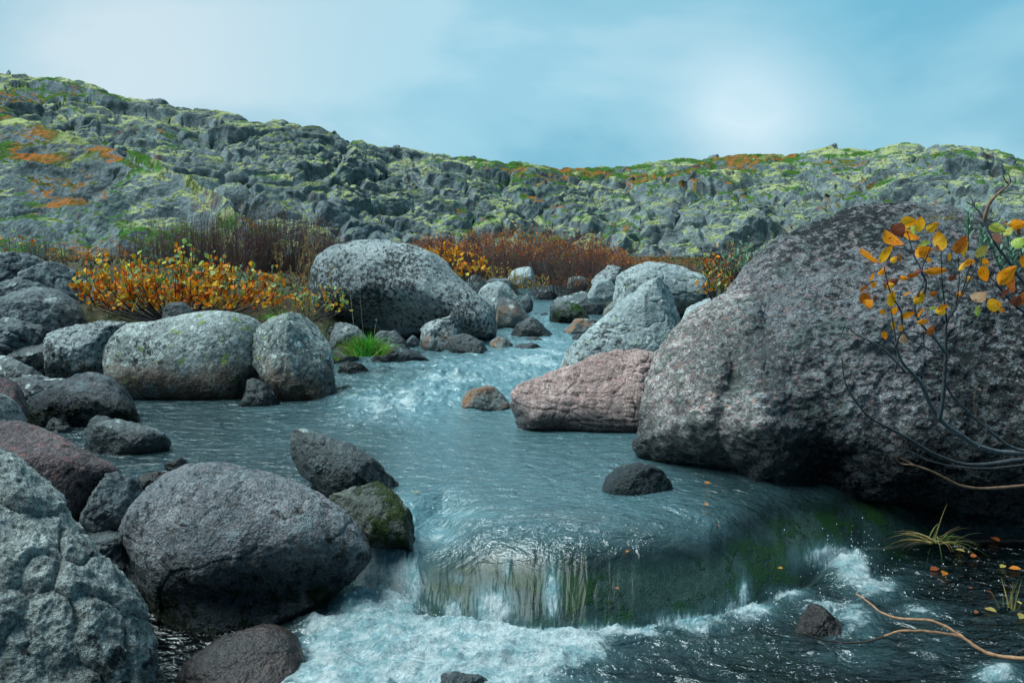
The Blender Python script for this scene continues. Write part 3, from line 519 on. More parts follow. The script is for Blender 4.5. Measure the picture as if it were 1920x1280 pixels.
rock('broad dark wet rock splitting the stream', [(955, 630), (965, 615), (985, 602), (1005, 599), (1025, 610), (1042, 625), (1020, 632), (985, 634)], 'dark', seed=41, thick=1, sink=.4, cuts=3, lean=.6, name='rock', cat='rock')
rock('long brown wet rock low across the stream below the mossy rock', [(1048, 620), (1062, 608), (1090, 601), (1120, 602), (1135, 612), (1120, 624), (1080, 628), (1055, 627)], 'rusty', seed=42, thick=1, sink=.4, lean=.6, name='rock', cat='rock')
rock('dark fronted rock with bright green moss over its top', [(1031, 604), (1032, 585), (1040, 572), (1060, 566), (1085, 572), (1102, 590), (1105, 605), (1070, 608), (1045, 607)], 'green', seed=43, thick=1, lean=.3, sink=.15)
rock('smooth grey boulder leaning behind the mossy rock', [(1030, 580), (1040, 555), (1060, 546), (1095, 550), (1125, 562), (1137, 580), (1130, 598), (1100, 602), (1050, 598)], 'grey', Y=11.8, seed=44, thick=1, lean=.4, rough=.5)
rock('large pale boulder right of the biggest grey boulder', [(895, 560), (900, 545), (920, 533), (945, 533), (965, 548), (980, 570), (975, 590), (930, 600), (900, 590)], 'slant', Y=10.9, seed=45, thick=1, rough=.5)
rock('low rounded boulder with rusty spots at the water beside the pale boulder', [(924, 600), (922, 580), (935, 563), (955, 560), (975, 572), (992, 590), (990, 603), (960, 607), (930, 606)], 'rusty', Y=10.4, seed=46, thick=1, rough=.5)
rock('grey rock showing over the right shoulder of the biggest boulder', [(858, 535), (870, 520), (895, 517), (912, 530), (915, 550), (890, 560)], 'grey', Y=11.3, seed=47, thick=1, rough=.6)
rock('pale tilted rock squeezed behind the right shoulder of the biggest boulder', [(893, 575), (895, 555), (905, 548), (920, 556), (930, 575), (925, 600), (905, 600)], 'slant', Y=10.2, seed=147, thick=1, rough=.6)
rock('flat grey rock under the yellow willow scrub', [(905, 535), (915, 524), (940, 520), (958, 528), (960, 540), (930, 545)], 'grey', Y=12.5, seed=48, thick=1, rough=.6, name='rock', cat='rock')
rock('small dark stone at the left of the far end of the stream', [(970, 570), (975, 556), (988, 552), (999, 562), (999, 576), (985, 580)], 'grey', Y=11.8, seed=49, thick=1, name='stone', cat='stone')
rock('low knobbly rock at the far end of the stream', [(992, 565), (1000, 548), (1015, 538), (1032, 541), (1044, 553), (1040, 566), (1015, 570)], 'grey', Y=14.5, seed=50, thick=1, cuts=3, crack=.6)
rock('rounded pale green rock inside the dark twiggy scrub', [(952, 525), (958, 506), (980, 500), (1000, 504), (1010, 518), (1000, 530), (970, 532)], 'slant', Y=15.5, seed=51, thick=1, rough=.5)
rock('small grey rock among the twigs right of the pale green rock', [(1060, 535), (1065, 522), (1085, 518), (1100, 525), (1100, 538), (1075, 542)], 'grey', Y=15., seed=52, thick=1, name='rock', cat='rock')
rock('black speckled rock at the top left of the slanted boulder', [(1110, 530), (1115, 512), (1130, 502), (1155, 500), (1172, 510), (1170, 530), (1140, 540)], 'speck', Y=11.5, seed=53, thick=1, rough=.7)
rock('low pale rock behind the slanted boulder at the right bank', [(1098, 545), (1110, 530), (1135, 524), (1160, 530), (1165, 550), (1130, 560), (1105, 556)], 'slant', Y=10.6, seed=54, thick=1, rough=.5)
rock('rusty little stone tucked beside the slanted boulder', [(1130, 600), (1133, 580), (1143, 566), (1155, 564), (1165, 580), (1160, 600)], 'rusty', Y=9.6, seed=55, thick=1, name='stone', cat='stone')
rock('broad hump of grey rock rising behind the slanted boulder', [(1125, 575), (1135, 545), (1155, 520), (1190, 503), (1235, 500), (1280, 508), (1320, 524), (1345, 545), (1330, 570), (1260, 580), (1160, 590)], 'slant', Y=8.6, seed=56, thick=.9, lean=.5, rough=.6, cuts=3, crack=.4, bed=.2)
rock('long pale grey boulder slanting down to the stream at the right', [(1028, 702), (1050, 668), (1080, 645), (1120, 612), (1160, 578), (1200, 548), (1235, 530), (1265, 528), (1285, 545), (1296, 575), (1297, 600), (1280, 625), (1262, 655), (1240, 690), (1180, 720), (1100, 720), (1045, 715)], 'slant', Y=6.9, seed=57, thick=.7, lean=.5, rough=.45, k=3., cuts=3, crack=.3, bed=.25, sink=.05, res=(420, 150))
rock('grey rock filling the notch between the slanted and the giant boulder', [(1280, 600), (1290, 570), (1310, 556), (1345, 555), (1375, 565), (1370, 610), (1320, 640), (1285, 640)], 'slant', Y=6.2, seed=58, thick=1, rough=.5)
rock('cracked pink granite slab at the right edge of the stream', [(959, 748), (963, 738), (985, 728), (1040, 710), (1100, 686), (1150, 670), (1195, 668), (1232, 676), (1232, 700), (1212, 730), (1208, 790), (1190, 811), (1130, 810), (1060, 799), (990, 801), (969, 782)], 'pink', thick=.45, lean=1.1, k=4.0, rough=.3, seed=59, sink=.06, cuts=0, crack=.6, bed=1.7, res=(480, 180), fdisp=1.8)
rock('rounded stone with an orange end left of the pink slab', [(865, 762), (868, 742), (885, 732), (915, 728), (945, 732), (962, 745), (960, 765), (920, 771), (885, 769)], 'rusty', seed=60, thick=1, sink=.3, lean=.5, name='rock', cat='rock')
rock('low wet rock with a pale back in the smooth water at the right', [(1130, 912), (1135, 893), (1155, 880), (1190, 874), (1225, 880), (1258, 900), (1262, 915), (1215, 919), (1160, 922)], 'wetdark', seed=61, thick=1.1, sink=.5, lean=.9, name='rock', cat='rock', rough=.7)
# giant right boulder
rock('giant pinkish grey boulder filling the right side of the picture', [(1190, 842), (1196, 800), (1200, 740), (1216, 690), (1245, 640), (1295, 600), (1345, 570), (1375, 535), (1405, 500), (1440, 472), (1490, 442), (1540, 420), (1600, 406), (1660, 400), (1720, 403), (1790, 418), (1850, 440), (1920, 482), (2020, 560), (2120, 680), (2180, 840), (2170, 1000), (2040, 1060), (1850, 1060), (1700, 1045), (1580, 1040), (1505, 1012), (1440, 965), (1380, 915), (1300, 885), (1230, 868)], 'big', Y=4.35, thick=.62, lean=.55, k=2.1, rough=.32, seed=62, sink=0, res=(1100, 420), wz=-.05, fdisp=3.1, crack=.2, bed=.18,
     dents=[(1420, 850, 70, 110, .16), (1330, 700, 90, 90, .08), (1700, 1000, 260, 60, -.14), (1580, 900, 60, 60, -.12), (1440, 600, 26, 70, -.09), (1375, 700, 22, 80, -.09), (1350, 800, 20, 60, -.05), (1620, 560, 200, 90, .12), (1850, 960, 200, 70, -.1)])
rock('pointed reddish edged rock peeking out of the froth', [(1488, 1178), (1498, 1158), (1508, 1142), (1522, 1130), (1542, 1138), (1570, 1160), (1590, 1178), (1580, 1188), (1530, 1190)], 'wetred', seed=64, thick=.5, sink=.5, cuts=3, lean=.7, name='rock', cat='rock')
rock('reddish brown rock awash at the bottom left of the froth', [(330, 1300), (350, 1250), (400, 1215), (460, 1190), (520, 1180), (560, 1200), (575, 1250), (560, 1330), (400, 1380)], 'wetred', Y=2.66, thick=.7, lean=1.2, seed=65, sink=0, name='rock', cat='rock', wz=-.5, rough=.6)
rock('pinkish stone under thin water left of the purplish boulder', [(255, 905), (270, 893), (300, 889), (325, 893), (330, 908), (300, 918), (268, 918)], 'wetred', seed=66, thick=1.2, lean=1., sink=.3, name='stone', cat='stone')
rock('brown stone awash beyond the purplish boulder', [(298, 875), (310, 866), (340, 862), (360, 866), (362, 876), (330, 882)], 'wetred', seed=67, thick=1.2, lean=1., sink=.4, name='stone', cat='stone')
rock('drowned stone under the froth at the bottom centre', [(800, 1290), (820, 1270), (860, 1262), (900, 1268), (925, 1290), (900, 1320), (820, 1320)], 'dark', seed=68, thick=1., lean=1., sink=.2, name='stone', cat='stone', wz=-.5)
for k_, (x, y, w_, h_, st, lab) in enumerate([(800, 700, 26, 7, 'dark', 'flat black chip of rock breaking the rapids below the grey rock by the tuft'), (838, 697, 20, 8, 'wetdark', 'dark stone splitting the rapids under the rounded wet rock'), (655, 735, 34, 9, 'wetdark', 'half sunk stone right of the upright lichen block'), (770, 684, 18, 6, 'dark', 'thin dark stone at the toe of the grey rock by the tuft'), (905, 625, 16, 6, 'rusty', 'small rusty stone at the right foot of the biggest grey boulder'), (1000, 640, 22, 6, 'dark', 'low dark stone just below the broad dark wet rock'), (1088, 636, 24, 7, 'wetdark', 'low stone below the long brown wet rock'), (1022, 592, 10, 5, 'grey', 'little grey stone left of the mossy rock'), (948, 722, 14, 6, 'dark', 'dark stone touching the left tip of the pink slab'), (640, 662, 22, 9, 'dark', 'dark stone left of the green grass tuft'), (120, 806, 22, 8, 'dark', 'dark flat stone behind the reddish slab at the left'), (60, 792, 26, 9, 'wetdark', 'dark wet stone between the reddish slab and the sloping rock'), (355, 700, 0, 0, '', '')][:-1]):
    rock(lab, [(x-w_, y), (x-w_*.7, y-h_*.7), (x-w_*.1, y-h_*1.1), (x+w_*.6, y-h_*.8), (x+w_, y), (x+w_*.6, y+h_*.35), (x-w_*.6, y+h_*.4)], st, thick=1.2, seed=300+k_, name='stone', cat='stone', sink=.5, lean=.7)
for (x, y, w_, h_, Yr, lab) in [(886, 298, 9, 8, 139, 'lone boulder standing on the skyline left of the low saddle'), (743, 276, 8, 6, 129, 'small boulder on the skyline of the long left slope'), (624, 249, 7, 5, 121, 'tiny rock on the skyline high on the left slope'), (1563, 276, 14, 9, 156, 'dark boulder on the skyline above the giant boulder'), (1338, 294, 12, 6, 163, 'low boulder on the skyline right of the saddle'), (15, 138, 5, 10, 121, 'small upright stone at the top of the left ridge'), (288, 198, 30, 12, 118, 'broad smooth knob of rock on the left skyline')]:
    rock(lab, [(x-w_, y+6), (x-w_*.8, y-h_*.6+3), (x-w_*.1, y-h_+3), (x+w_*.7, y-h_*.7), (x+w_, y), (x+w_*.6, y+h_*.9+3), (x-w_*.5, y+h_*.9+3)], 'grey', Y=Yr, thick=1, seed=int(x), name='skyline_rock', cat='rock', wz=-50, rough=.7)
def build_dome():
    cols = np.linspace(700, 1960, 560); n = 190
    lip = np.interp(cols, _p, _lip); foot = np.interp(cols, _p, _foot); s = np.linspace(-.9, 1, n)[:, None]
    Yg = foot+(lip+.75-foot)*s; Xg = (cols-960)/F*(Yg+.1)
    X, Y = Xg.ravel(), Yg.ravel(); p = np.stack([X, Y, X*0], -1); Z = level(X, Y)
    e = sm((cols-740)/60)*sm((1900-cols)/260); e = (e[None, :]+0*s).ravel(); bk = (sm((1-s)/.35)+0*cols[None, :]).ravel(); sb = (s+0*cols[None, :]).ravel()
    Z = Z-.016-.35*(1-e)-.28*sm(-sb/.9)-.16*(1-bk)+fbm(p*2.2, 3, 3)*.02*e-.012*np.abs(fbm(p*6, 4, 4))
    V = np.stack([X, Y, Z], -1).reshape(n, -1, 3); low = V.copy(); low[..., 2] = -.7
    V = np.concatenate([low[:1], V, low[-1:]], 0); V = np.concatenate([np.concatenate([V[:, :1, :2], V[:, :1, 2:]*0-.7], -1), V, np.concatenate([V[:, -1:, :2], V[:, -1:, 2:]*0-.7], -1)], 1)
    b = np.array([.1, 3.4, -.7]); link('submerged_boulder', grid_mesh('submerged_boulder', V-b), rmat('wetrock', -9), loc=b, label='broad smooth dark rock under the sheet of falling water', category='boulder')
# ------------------------------------------------------------------ plants
class MB:
    def __init__(s): s.v = []; s.q = []; s.c = []; s.n = 0
    def add(s, V, Q, c):
        s.v.append(V); s.q.append(np.asarray(Q)+s.n); s.c.append(np.broadcast_to(np.array(c, float)[:3] if np.ndim(c) == 1 else c, (len(V), 3))); s.n += len(V)
    def tube(s, pts, r, c, k=3):
        p = np.asarray(pts, float); n = len(p); d = np.gradient(p, axis=0); d /= np.linalg.norm(d, axis=1, keepdims=True)+1e-9
        ref = np.array([.3, .9, .2]); a = np.cross(d, ref); a /= np.linalg.norm(a, axis=1, keepdims=True)+1e-9; b = np.cross(d, a); t = np.arange(k)*2*math.pi/k
        r = np.broadcast_to(np.asarray(r, float), (n,))
        V = p[:, None]+r[:, None, None]*(np.cos(t)[None, :, None]*a[:, None]+np.sin(t)[None, :, None]*b[:, None])
        i = np.arange(n-1)[:, None]*k; j = np.arange(k)[None, :]; j2 = (j+1) % k
        Q = np.stack([i+j, i+j2, i+k+j2, i+k+j], -1).reshape(-1, 4)
        cc = c if np.ndim(c) == 1 else np.repeat(np.asarray(c), k, 0); s.add(V.reshape(-1, 3), Q, cc)
    def leaf(s, p, d, n, L, W, c, fold=.25):
        d = d/(np.linalg.norm(d)+1e-9); x = np.cross(d, n); x /= np.linalg.norm(x)+1e-9; n = np.cross(x, d)
        V = np.array([p, p+d*L*.35+x*W*.5+n*W*fold, p+d*L*.75+x*W*.38+n*W*fold, p+d*L, p+d*L*.75-x*W*.38+n*W*fold, p+d*L*.35-x*W*.5+n*W*fold]); s.add(V, [[0, 1, 2, 3], [0, 3, 4, 5]], c)
    def build(s, name, mat, base, parent=None, **kw):
        me = raw_mesh(name, np.concatenate(s.v)-np.asarray(base), np.concatenate(s.q)); at = me.color_attributes.new('col', 'FLOAT_COLOR', 'POINT')
        at.data.foreach_set('color', np.concatenate([np.concatenate(s.c), np.ones((s.n, 1))], 1).astype(np.float32).ravel())
        return link(name, me, mat, parent, **kw)
def plant_mat(name, rough=.6, trans=.0, spots=False, var=.35):
    t = NT(name); c = t.attr('col', 'Color'); c = t.mix(1, c, t.mr(t.noise(60, 3, .6), .3, .7, 1-var, 1+var), 'MULTIPLY')
    if spots: c = t.mix(t.mr(t.noise(190, 2, .5), .62, .66), c, (.10, .03, .01)); c = t.mix(t.mr(t.noise(45, 3, .6, w=2), .6, .72), c, t.mix(1, c, (.9, .45, .15), 'MULTIPLY'))
    sh = t.bsdf(c, rough, t.bump(t.noise(120, 3), .001) if not spots else t.bump(t.noise(60, 3), .004), .3)
    if trans:
        tl = t.n('ShaderNodeBsdfTranslucent'); t.set(tl.inputs[0], c); m = t.n('ShaderNodeMixShader'); m.inputs[0].default_value = trans
        t.t.links.new(sh, m.inputs[1]); t.t.links.new(tl.outputs[0], m.inputs[2]); sh = m.outputs[0]
    return t.done(sh)
BARK = plant_mat('bark', .8); LEAF = plant_mat('leaves', .55, .35); BIGLEAF = plant_mat('spotted_leaf', .5, .45, True, .08); GRASSM = plant_mat('grass_blades', .6, .3)
def empty(name, loc, label, cat, group=None):
    o = bpy.data.objects.new(name, None); COL.objects.link(o); o.location = loc; o.empty_display_size = .1; o['label'] = label; o['category'] = cat
    if group: o['group'] = group
    return o
YEL = [(.88, .43, .02), (.92, .30, .015), (.80, .17, .012), (.74, .56, .08)]
GRN = [(.36, .52, .14), (.50, .62, .26), (.24, .40, .08)]
PALEG = [(.22, .40, .27), (.32, .48, .34), (.16, .30, .18)]
RUST = [(.60, .15, .02), (.68, .24, .03), (.45, .09, .02)]
BROWN = [(.24, .11, .08), (.30, .14, .09), (.18, .10, .09)]
def pick(rs, pal, var=.25): c = np.array(pal[rs.randint(len(pal))]); return c*(1+var*(rs.rand()-.5)*2)
def shrub(label, px, py, Y, w, h, stems, bark, leaves=(), nleaf=0, lsize=.02, top=0., seed=0, lean=0., depth=.5, twigs=6, r=.004, name='shrub', group=None, erect=.6, aspect=.65):
    rs = np.random.RandomState(seed+500); base = P(px, py, Y); e = empty(name, base, label, 'shrub', group); mb = MB(); tips = []
    for i in range(stems):
        ang = rs.uniform(0, 2*math.pi); rad = math.sqrt(rs.rand()); ox, oy = math.cos(ang)*rad, math.sin(ang)*rad*depth
        env = math.sqrt(max(0, 1-.72*rad**2)); H = h*env*rs.uniform(.72, 1.05)
        h_ = h; b = base+np.array([ox*w*.5*(erect), oy*w*.5*erect, -.06]); tipp = base+np.array([(ox*w*.5)+lean*H, oy*w*.5, H])
        n = 7; t = np.linspace(0, 1, n)[:, None]; mid = np.array([ox*w*.12, oy*w*.1, -H*.12])
        pts = b+(tipp-b)*t+mid*np.sin(t*math.pi)+rs.normal(size=(n, 3))*h*.022*t
        mb.tube(pts, r*(1.15-.8*t[:, 0])*rs.uniform(.7, 1.3), pick(rs, bark), 3)
        for j in range(twigs):
            f = rs.uniform(.25, .95); k = int(f*(n-1)); p0 = pts[k]; d = pts[k+1]-pts[k]; d /= np.linalg.norm(d)+1e-9; L = h*rs.uniform(.14, .34)*(1.2-.6*f)
            dd = d*.7+rs.normal(size=3)*.55+np.array([0, 0, .35]); dd /= np.linalg.norm(dd); m = 4; tt = np.linspace(0, 1, m)[:, None]
            q = p0+dd*L*tt+np.array([0, 0, 1])*L*.15*tt**2+rs.normal(size=(m, 3))*L*.05*tt; mb.tube(q, r*.45*(1.1-.8*tt[:, 0]), pick(rs, bark), 3); tips.append(q)
        tips.append(pts[3:])
    mb.build('branches', BARK, base, e)
    if nleaf:
        lb = MB(); cnt = 0
        while cnt < nleaf:
            q = tips[rs.randint(len(tips))]; k = rs.randint(1, len(q)); p = q[k]*(f := rs.rand())+q[k-1]*(1-f)
            if (p[2]-base[2])/h < top*rs.uniform(.6, 1.3): cnt += .2; continue
            d = q[k]-q[k-1]; d = d/(np.linalg.norm(d)+1e-9)+rs.normal(size=3)*.7; hgt = np.clip((p[2]-base[2])/h, 0, 1)
            pal = leaves[0] if len(leaves) == 1 else leaves[min(len(leaves)-1, int(len(leaves)*np.clip(hgt+.28*rs.normal(), 0, .999)))]
            L = lsize*rs.uniform(.4, 1.3); lb.leaf(p, d, rs.normal(size=3)+np.array([0, -.6, .6]), L, L*aspect, pick(rs, pal), rs.uniform(.05, .35)); cnt += 1
        lb.build('foliage', LEAF, base, e)
    return e
DK = [(.035, .025, .03), (.06, .035, .035), (.045, .04, .045)]; GY = [(.09, .085, .09), (.12, .11, .11), (.06, .055, .06)]; RD = [(.20, .08, .065), (.24, .12, .09), (.14, .09, .09)]
def blade(mb, p, d, L, W, c, droop, rs, n=5):
    t = np.linspace(0, 1, n)[:, None]; pts = p+d*L*t+np.array([0, 0, -1])*droop*L*t**2; x = np.cross(d, [rs.normal()*.4, 1, rs.normal()*.2]); x /= np.linalg.norm(x)+1e-9
    wv = W*(1-t**1.6)*.5+.0002; V = np.stack([pts-x*wv, pts+x*wv], 1).reshape(-1, 3); i = np.arange(n-1)*2
    mb.add(V, np.stack([i, i+1, i+3, i+2], -1), c)
def tuft(label, px, py, Y, L, n, pal, spread=.5, base_r=.03, droop=.5, W=.004, seed=0, name='grass_tuft', cat='grass', z=None, up=1.):
    rs = np.random.RandomState(seed+900); b = P(px, py, Y); mb = MB()
    for i in range(n):
        o = np.array([rs.normal()*base_r, rs.normal()*base_r*.8, 0]); d = np.array([o[0]/base_r*spread*.6+rs.normal()*spread*.5, rs.normal()*spread*.6, up]); d /= np.linalg.norm(d)
        l = L*rs.uniform(.5, 1.1); c = pick(rs, pal[1] if rs.rand() < .22+.3*(abs(d[0]) > .6) else pal[0]); blade(mb, b+o, d, l, W, c, droop*rs.uniform(.4, 1.4), rs)
    o = mb.build(name, GRASSM, b); o.location = b; o['label'] = label; o['category'] = cat; return o
def stalks(label, px, py, Y, lines, seed=0, col=(.45, .30, .12), panicle=.10, r=.0022):
    rs = np.random.RandomState(seed+40); b = P(px, py, Y); e = empty('dry_grass', b, label, 'grass'); mb = MB(); sd = MB()
    for ln in lines:
        a = P(*ln[0], Y); z = P(*ln[1], Y); n = 8; t = np.linspace(0, 1, n)[:, None]; bend = np.array([rs.normal()*.03, rs.normal()*.05, 0])
        pts = a+(z-a)*t+bend*t*t+np.array([0, rs.normal()*.04, 0])*t; mb.tube(pts, r*(1-.6*t[:, 0]), np.array(col)*rs.uniform(.7, 1.2), 3)
        L = np.linalg.norm(z-a)
        for k in range(int(26*panicle/.10)):
            f = 1-panicle*2.6*rs.rand(); p = a+(z-a)*f+bend*f*f; d = (z-a)/L+rs.normal(size=3)*.35; sl = L*.05*rs.uniform(.5, 1.2); q = p+d*sl
            sd.tube([p, q], .0008, col, 3); sd.leaf(q, d, rs.normal(size=3), .016, .005, np.array(col)*rs.uniform(.7, 1.3))
    mb.build('stem', GRASSM, b, e)
    if sd.n: sd.build('seed_head', GRASSM, b, e)
def big_leaf(parent, base, p, ang, L, W, col, rs, name='leaf'):
    n, m = 9, 5; u = np.linspace(0, 1, n)[:, None]; v = np.linspace(-1, 1, m)[None, :]; wd = np.sin(np.clip(u, 0, 1)**.8*math.pi)**.8*W*.5+.0004; curl = rs.uniform(-.9, .9)
    lx = u*L+0*v; ly = v*wd; lz = np.abs(v)*wd*rs.uniform(.1, .6)+curl*L*.35*(u-.5)**2+L*.02*np.sin(u*9+v*3+rs.rand()*6)
    tl = rs.uniform(-.9, .9); y2 = ly*math.cos(tl)-lz*math.sin(tl); z2 = ly*math.sin(tl)+lz*math.cos(tl); yaw = rs.uniform(-.6, .6)
    X = lx*math.cos(yaw); D = lx*math.sin(yaw)+z2; ca, sa = math.cos(ang), math.sin(ang); V = np.stack([X*ca-y2*sa, D, X*sa+y2*ca], -1)+(p-base)-np.array([ca, 0, sa])*L*.5*math.cos(yaw)
    me = grid_mesh(name, V); at = me.color_attributes.new('col', 'FLOAT_COLOR', 'POINT'); tipc = np.array(col)*np.array([1.05, .6, .4]); f = (np.clip(u-.6+.3*rs.rand(), 0, 1)+0*v)[..., None]
    c = np.array(col)*(1-f)+tipc*f; at.data.foreach_set('color', np.concatenate([c.reshape(-1, 3), np.ones((n*m, 1))], 1).astype(np.float32).ravel()); return link(name, me, BIGLEAF, parent)
def zoomed(pts, k, ox, oy): return [(ox+x/k, oy+y/k) for x, y in pts]
def px_line(mb, pts, Ys, r0, r1, col, k=7, wob=0., rs=None, sub=4):
    p = np.array(pts, float); n = len(p); u = np.linspace(0, n-1, (n-1)*sub+1); i = np.minimum(u.astype(int), n-2); t = (u-i)[:, None]
    a, b = p[np.maximum(i-1, 0)], p[i]; c, d = p[i+1], p[np.minimum(i+2, n-1)]; q = .5*(2*b+(c-a)*t+(2*a-5*b+4*c-d)*t*t+(-a+3*b-3*c+d)*t**3)
    Y = np.interp(u, np.linspace(0, n-1, len(Ys)), Ys); V = P(q[:, 0], q[:, 1], Y)
    if wob: V += rs.normal(size=V.shape)*wob
    rr = np.linspace(r0, r1, len(u))*(1+.12*np.sin(u*5)); mb.tube(V, rr, col, k); return V
def build_foreground_willow():
    rs = np.random.RandomState(3); b = P(2000, 880, 2.75); e = empty('willow_branch', b, 'bare dark willow branches with big orange yellow leaves leaning in from the right edge', 'shrub'); mb = MB()
    Z = lambda pts: zoomed(pts, 2.341, 1100, 380)
    dk = np.array((.045, .05, .055)); gr = np.array((.11, .12, .125)); tn = np.array((.24, .13, .08))
    L = [([(2100, 1110), (1920, 1100), (1820, 1095), (1720, 1070), (1640, 1020), (1560, 960), (1510, 890), (1470, 800), (1425, 745), (1385, 700), (1362, 640), (1350, 560), (1335, 470)], (2.75, 2.6, 2.5, 2.45), .011, .0015, gr),
         ([(1548, 945), (1560, 880), (1568, 800), (1575, 700), (1577, 600), (1582, 520), (1620, 455), (1655, 370), (1675, 300), (1690, 260)], (2.52, 2.5, 2.45), .0065, .0012, dk),
         ([(2080, 1095), (1920, 1088), (1850, 1065), (1790, 1020), (1720, 960), (1650, 895), (1600, 840), (1570, 780)], (2.7, 2.6, 2.5), .0065, .003, gr),
         ([(1575, 660), (1530, 600), (1475, 540), (1440, 470), (1455, 400), (1482, 340), (1465, 285), (1435, 230), (1420, 170), (1405, 120)], (2.48, 2.42, 2.4), .004, .001, gr),
         ([(1482, 400), (1490, 345), (1470, 300), (1500, 220), (1515, 180)], (2.42, 2.38), .003, .001, dk),
         ([(2100, 1105), (1920, 1125), (1800, 1142), (1680, 1150), (1560, 1118), (1450, 1060), (1370, 1010), (1290, 970), (1230, 930), (1180, 870), (1135, 790), (1120, 680)], (2.8, 2.6, 2.55), .0085, .0015, dk),
         ([(2100, 1130), (1920, 1150), (1780, 1165), (1640, 1160), (1500, 1130), (1400, 1075)], (2.85, 2.7), .005, .0015, dk),
         ([(2100, 1215), (1920, 1240), (1750, 1253), (1660, 1245), (1600, 1222), (1530, 1185), (1440, 1152), (1380, 1145), (1352, 1110), (1342, 1095)], (2.6, 2.45), .0055, .0015, tn),
         ([(1440, 1152), (1400, 1130), (1375, 1120)], (2.5, 2.5), .002, .001, tn),
         ([(1400, 745), (1360, 700), (1300, 640), (1230, 600), (1160, 560), (1180, 530), (1220, 500)], (2.5, 2.45), .003, .0012, gr), ([(1362, 640), (1300, 560), (1250, 530)], (2.47, 2.42), .002, .001, gr),
         ([(1370, 690), (1355, 740), (1415, 745)], (2.5, 2.5), .003, .002, dk),
         ([(1520, 945), (1450, 940), (1385, 920)], (2.52, 2.48), .0022, .001, gr),
         ([(1530, 660), (1460, 620), (1400, 580), (1380, 500), (1395, 440)], (2.48, 2.42), .0025, .001, gr),
         ([(1350, 640), (1380, 560), (1380, 480), (1340, 410), (1320, 350), (1305, 280)], (2.46, 2.4), .003, .001, dk),
         ([(1582, 530), (1570, 440), (1560, 340), (1555, 210)], (2.47, 2.4), .0025, .001, dk), ([(1620, 455), (1635, 350), (1630, 230)], (2.46, 2.42), .002, .001, dk), ([(1600, 500), (1640, 420), (1700, 300), (1725, 240)], (2.45, 2.4), .0025, .001, dk),
         ([(1590, 600), (1650, 560), (1700, 530), (1730, 490)], (2.47, 2.42), .002, .001, gr),
         ([(2080, 560), (1920, 480), (1860, 430), (1810, 370), (1765, 320)], (2.7, 2.5, 2.45), .0045, .0012, dk),
         ([(1990, 420), (1900, 330), (1850, 255), (1800, 190), (1762, 120), (1735, 60), (1700, 15), (1665, -5)], (2.7, 2.5, 2.5), .005, .0012, gr),
         ([(1745, 75), (1760, 20), (1790, -25), (1830, -60), (1860, -90), (1850, -130)], (2.5, 2.45), .0055, .001, tn), ([(1850, -85), (1835, -100), (1828, -120)], (2.47, 2.45), .0025, .001, tn), ([(1700, 15), (1705, -10), (1715, -22)], (2.5, 2.5), .002, .001, gr), ([(1700, 15), (1690, -15), (1685, -30)], (2.5, 2.5), .002, .001, gr),
         ([(1720, 960), (1700, 880), (1715, 800)], (2.55, 2.5), .0018, .001, tn), ([(1640, 1020), (1560, 1000), (1500, 985), (1420, 975)], (2.5, 2.45), .0025, .001, dk), ([(1545, 945), (1540, 860), (1520, 800)], (2.5, 2.5), .002, .001, gr),
         ([(1640, 1130), (1600, 1060), (1545, 1000)], (2.6, 2.55), .003, .0015, dk), ([(1720, 1075), (1755, 1000), (1735, 900)], (2.55, 2.6), .0022, .001, dk), ([(1500, 1135), (1420, 1090), (1350, 1080)], (2.6, 2.55), .002, .001, dk)]
    for pts, Ys, r0, r1, c in L: px_line(mb, Z(pts), Ys, r0, r1, c*rs.uniform(.8, 1.2), 6)
    mb.build('branches', BARK, b, e)
    O = (1.0, .33, .008); Y_ = (1.0, .48, .02); G = (.42, .52, .10); B = (.22, .06, .03); D = (.60, .16, .02); Pk = (.70, .40, .22)
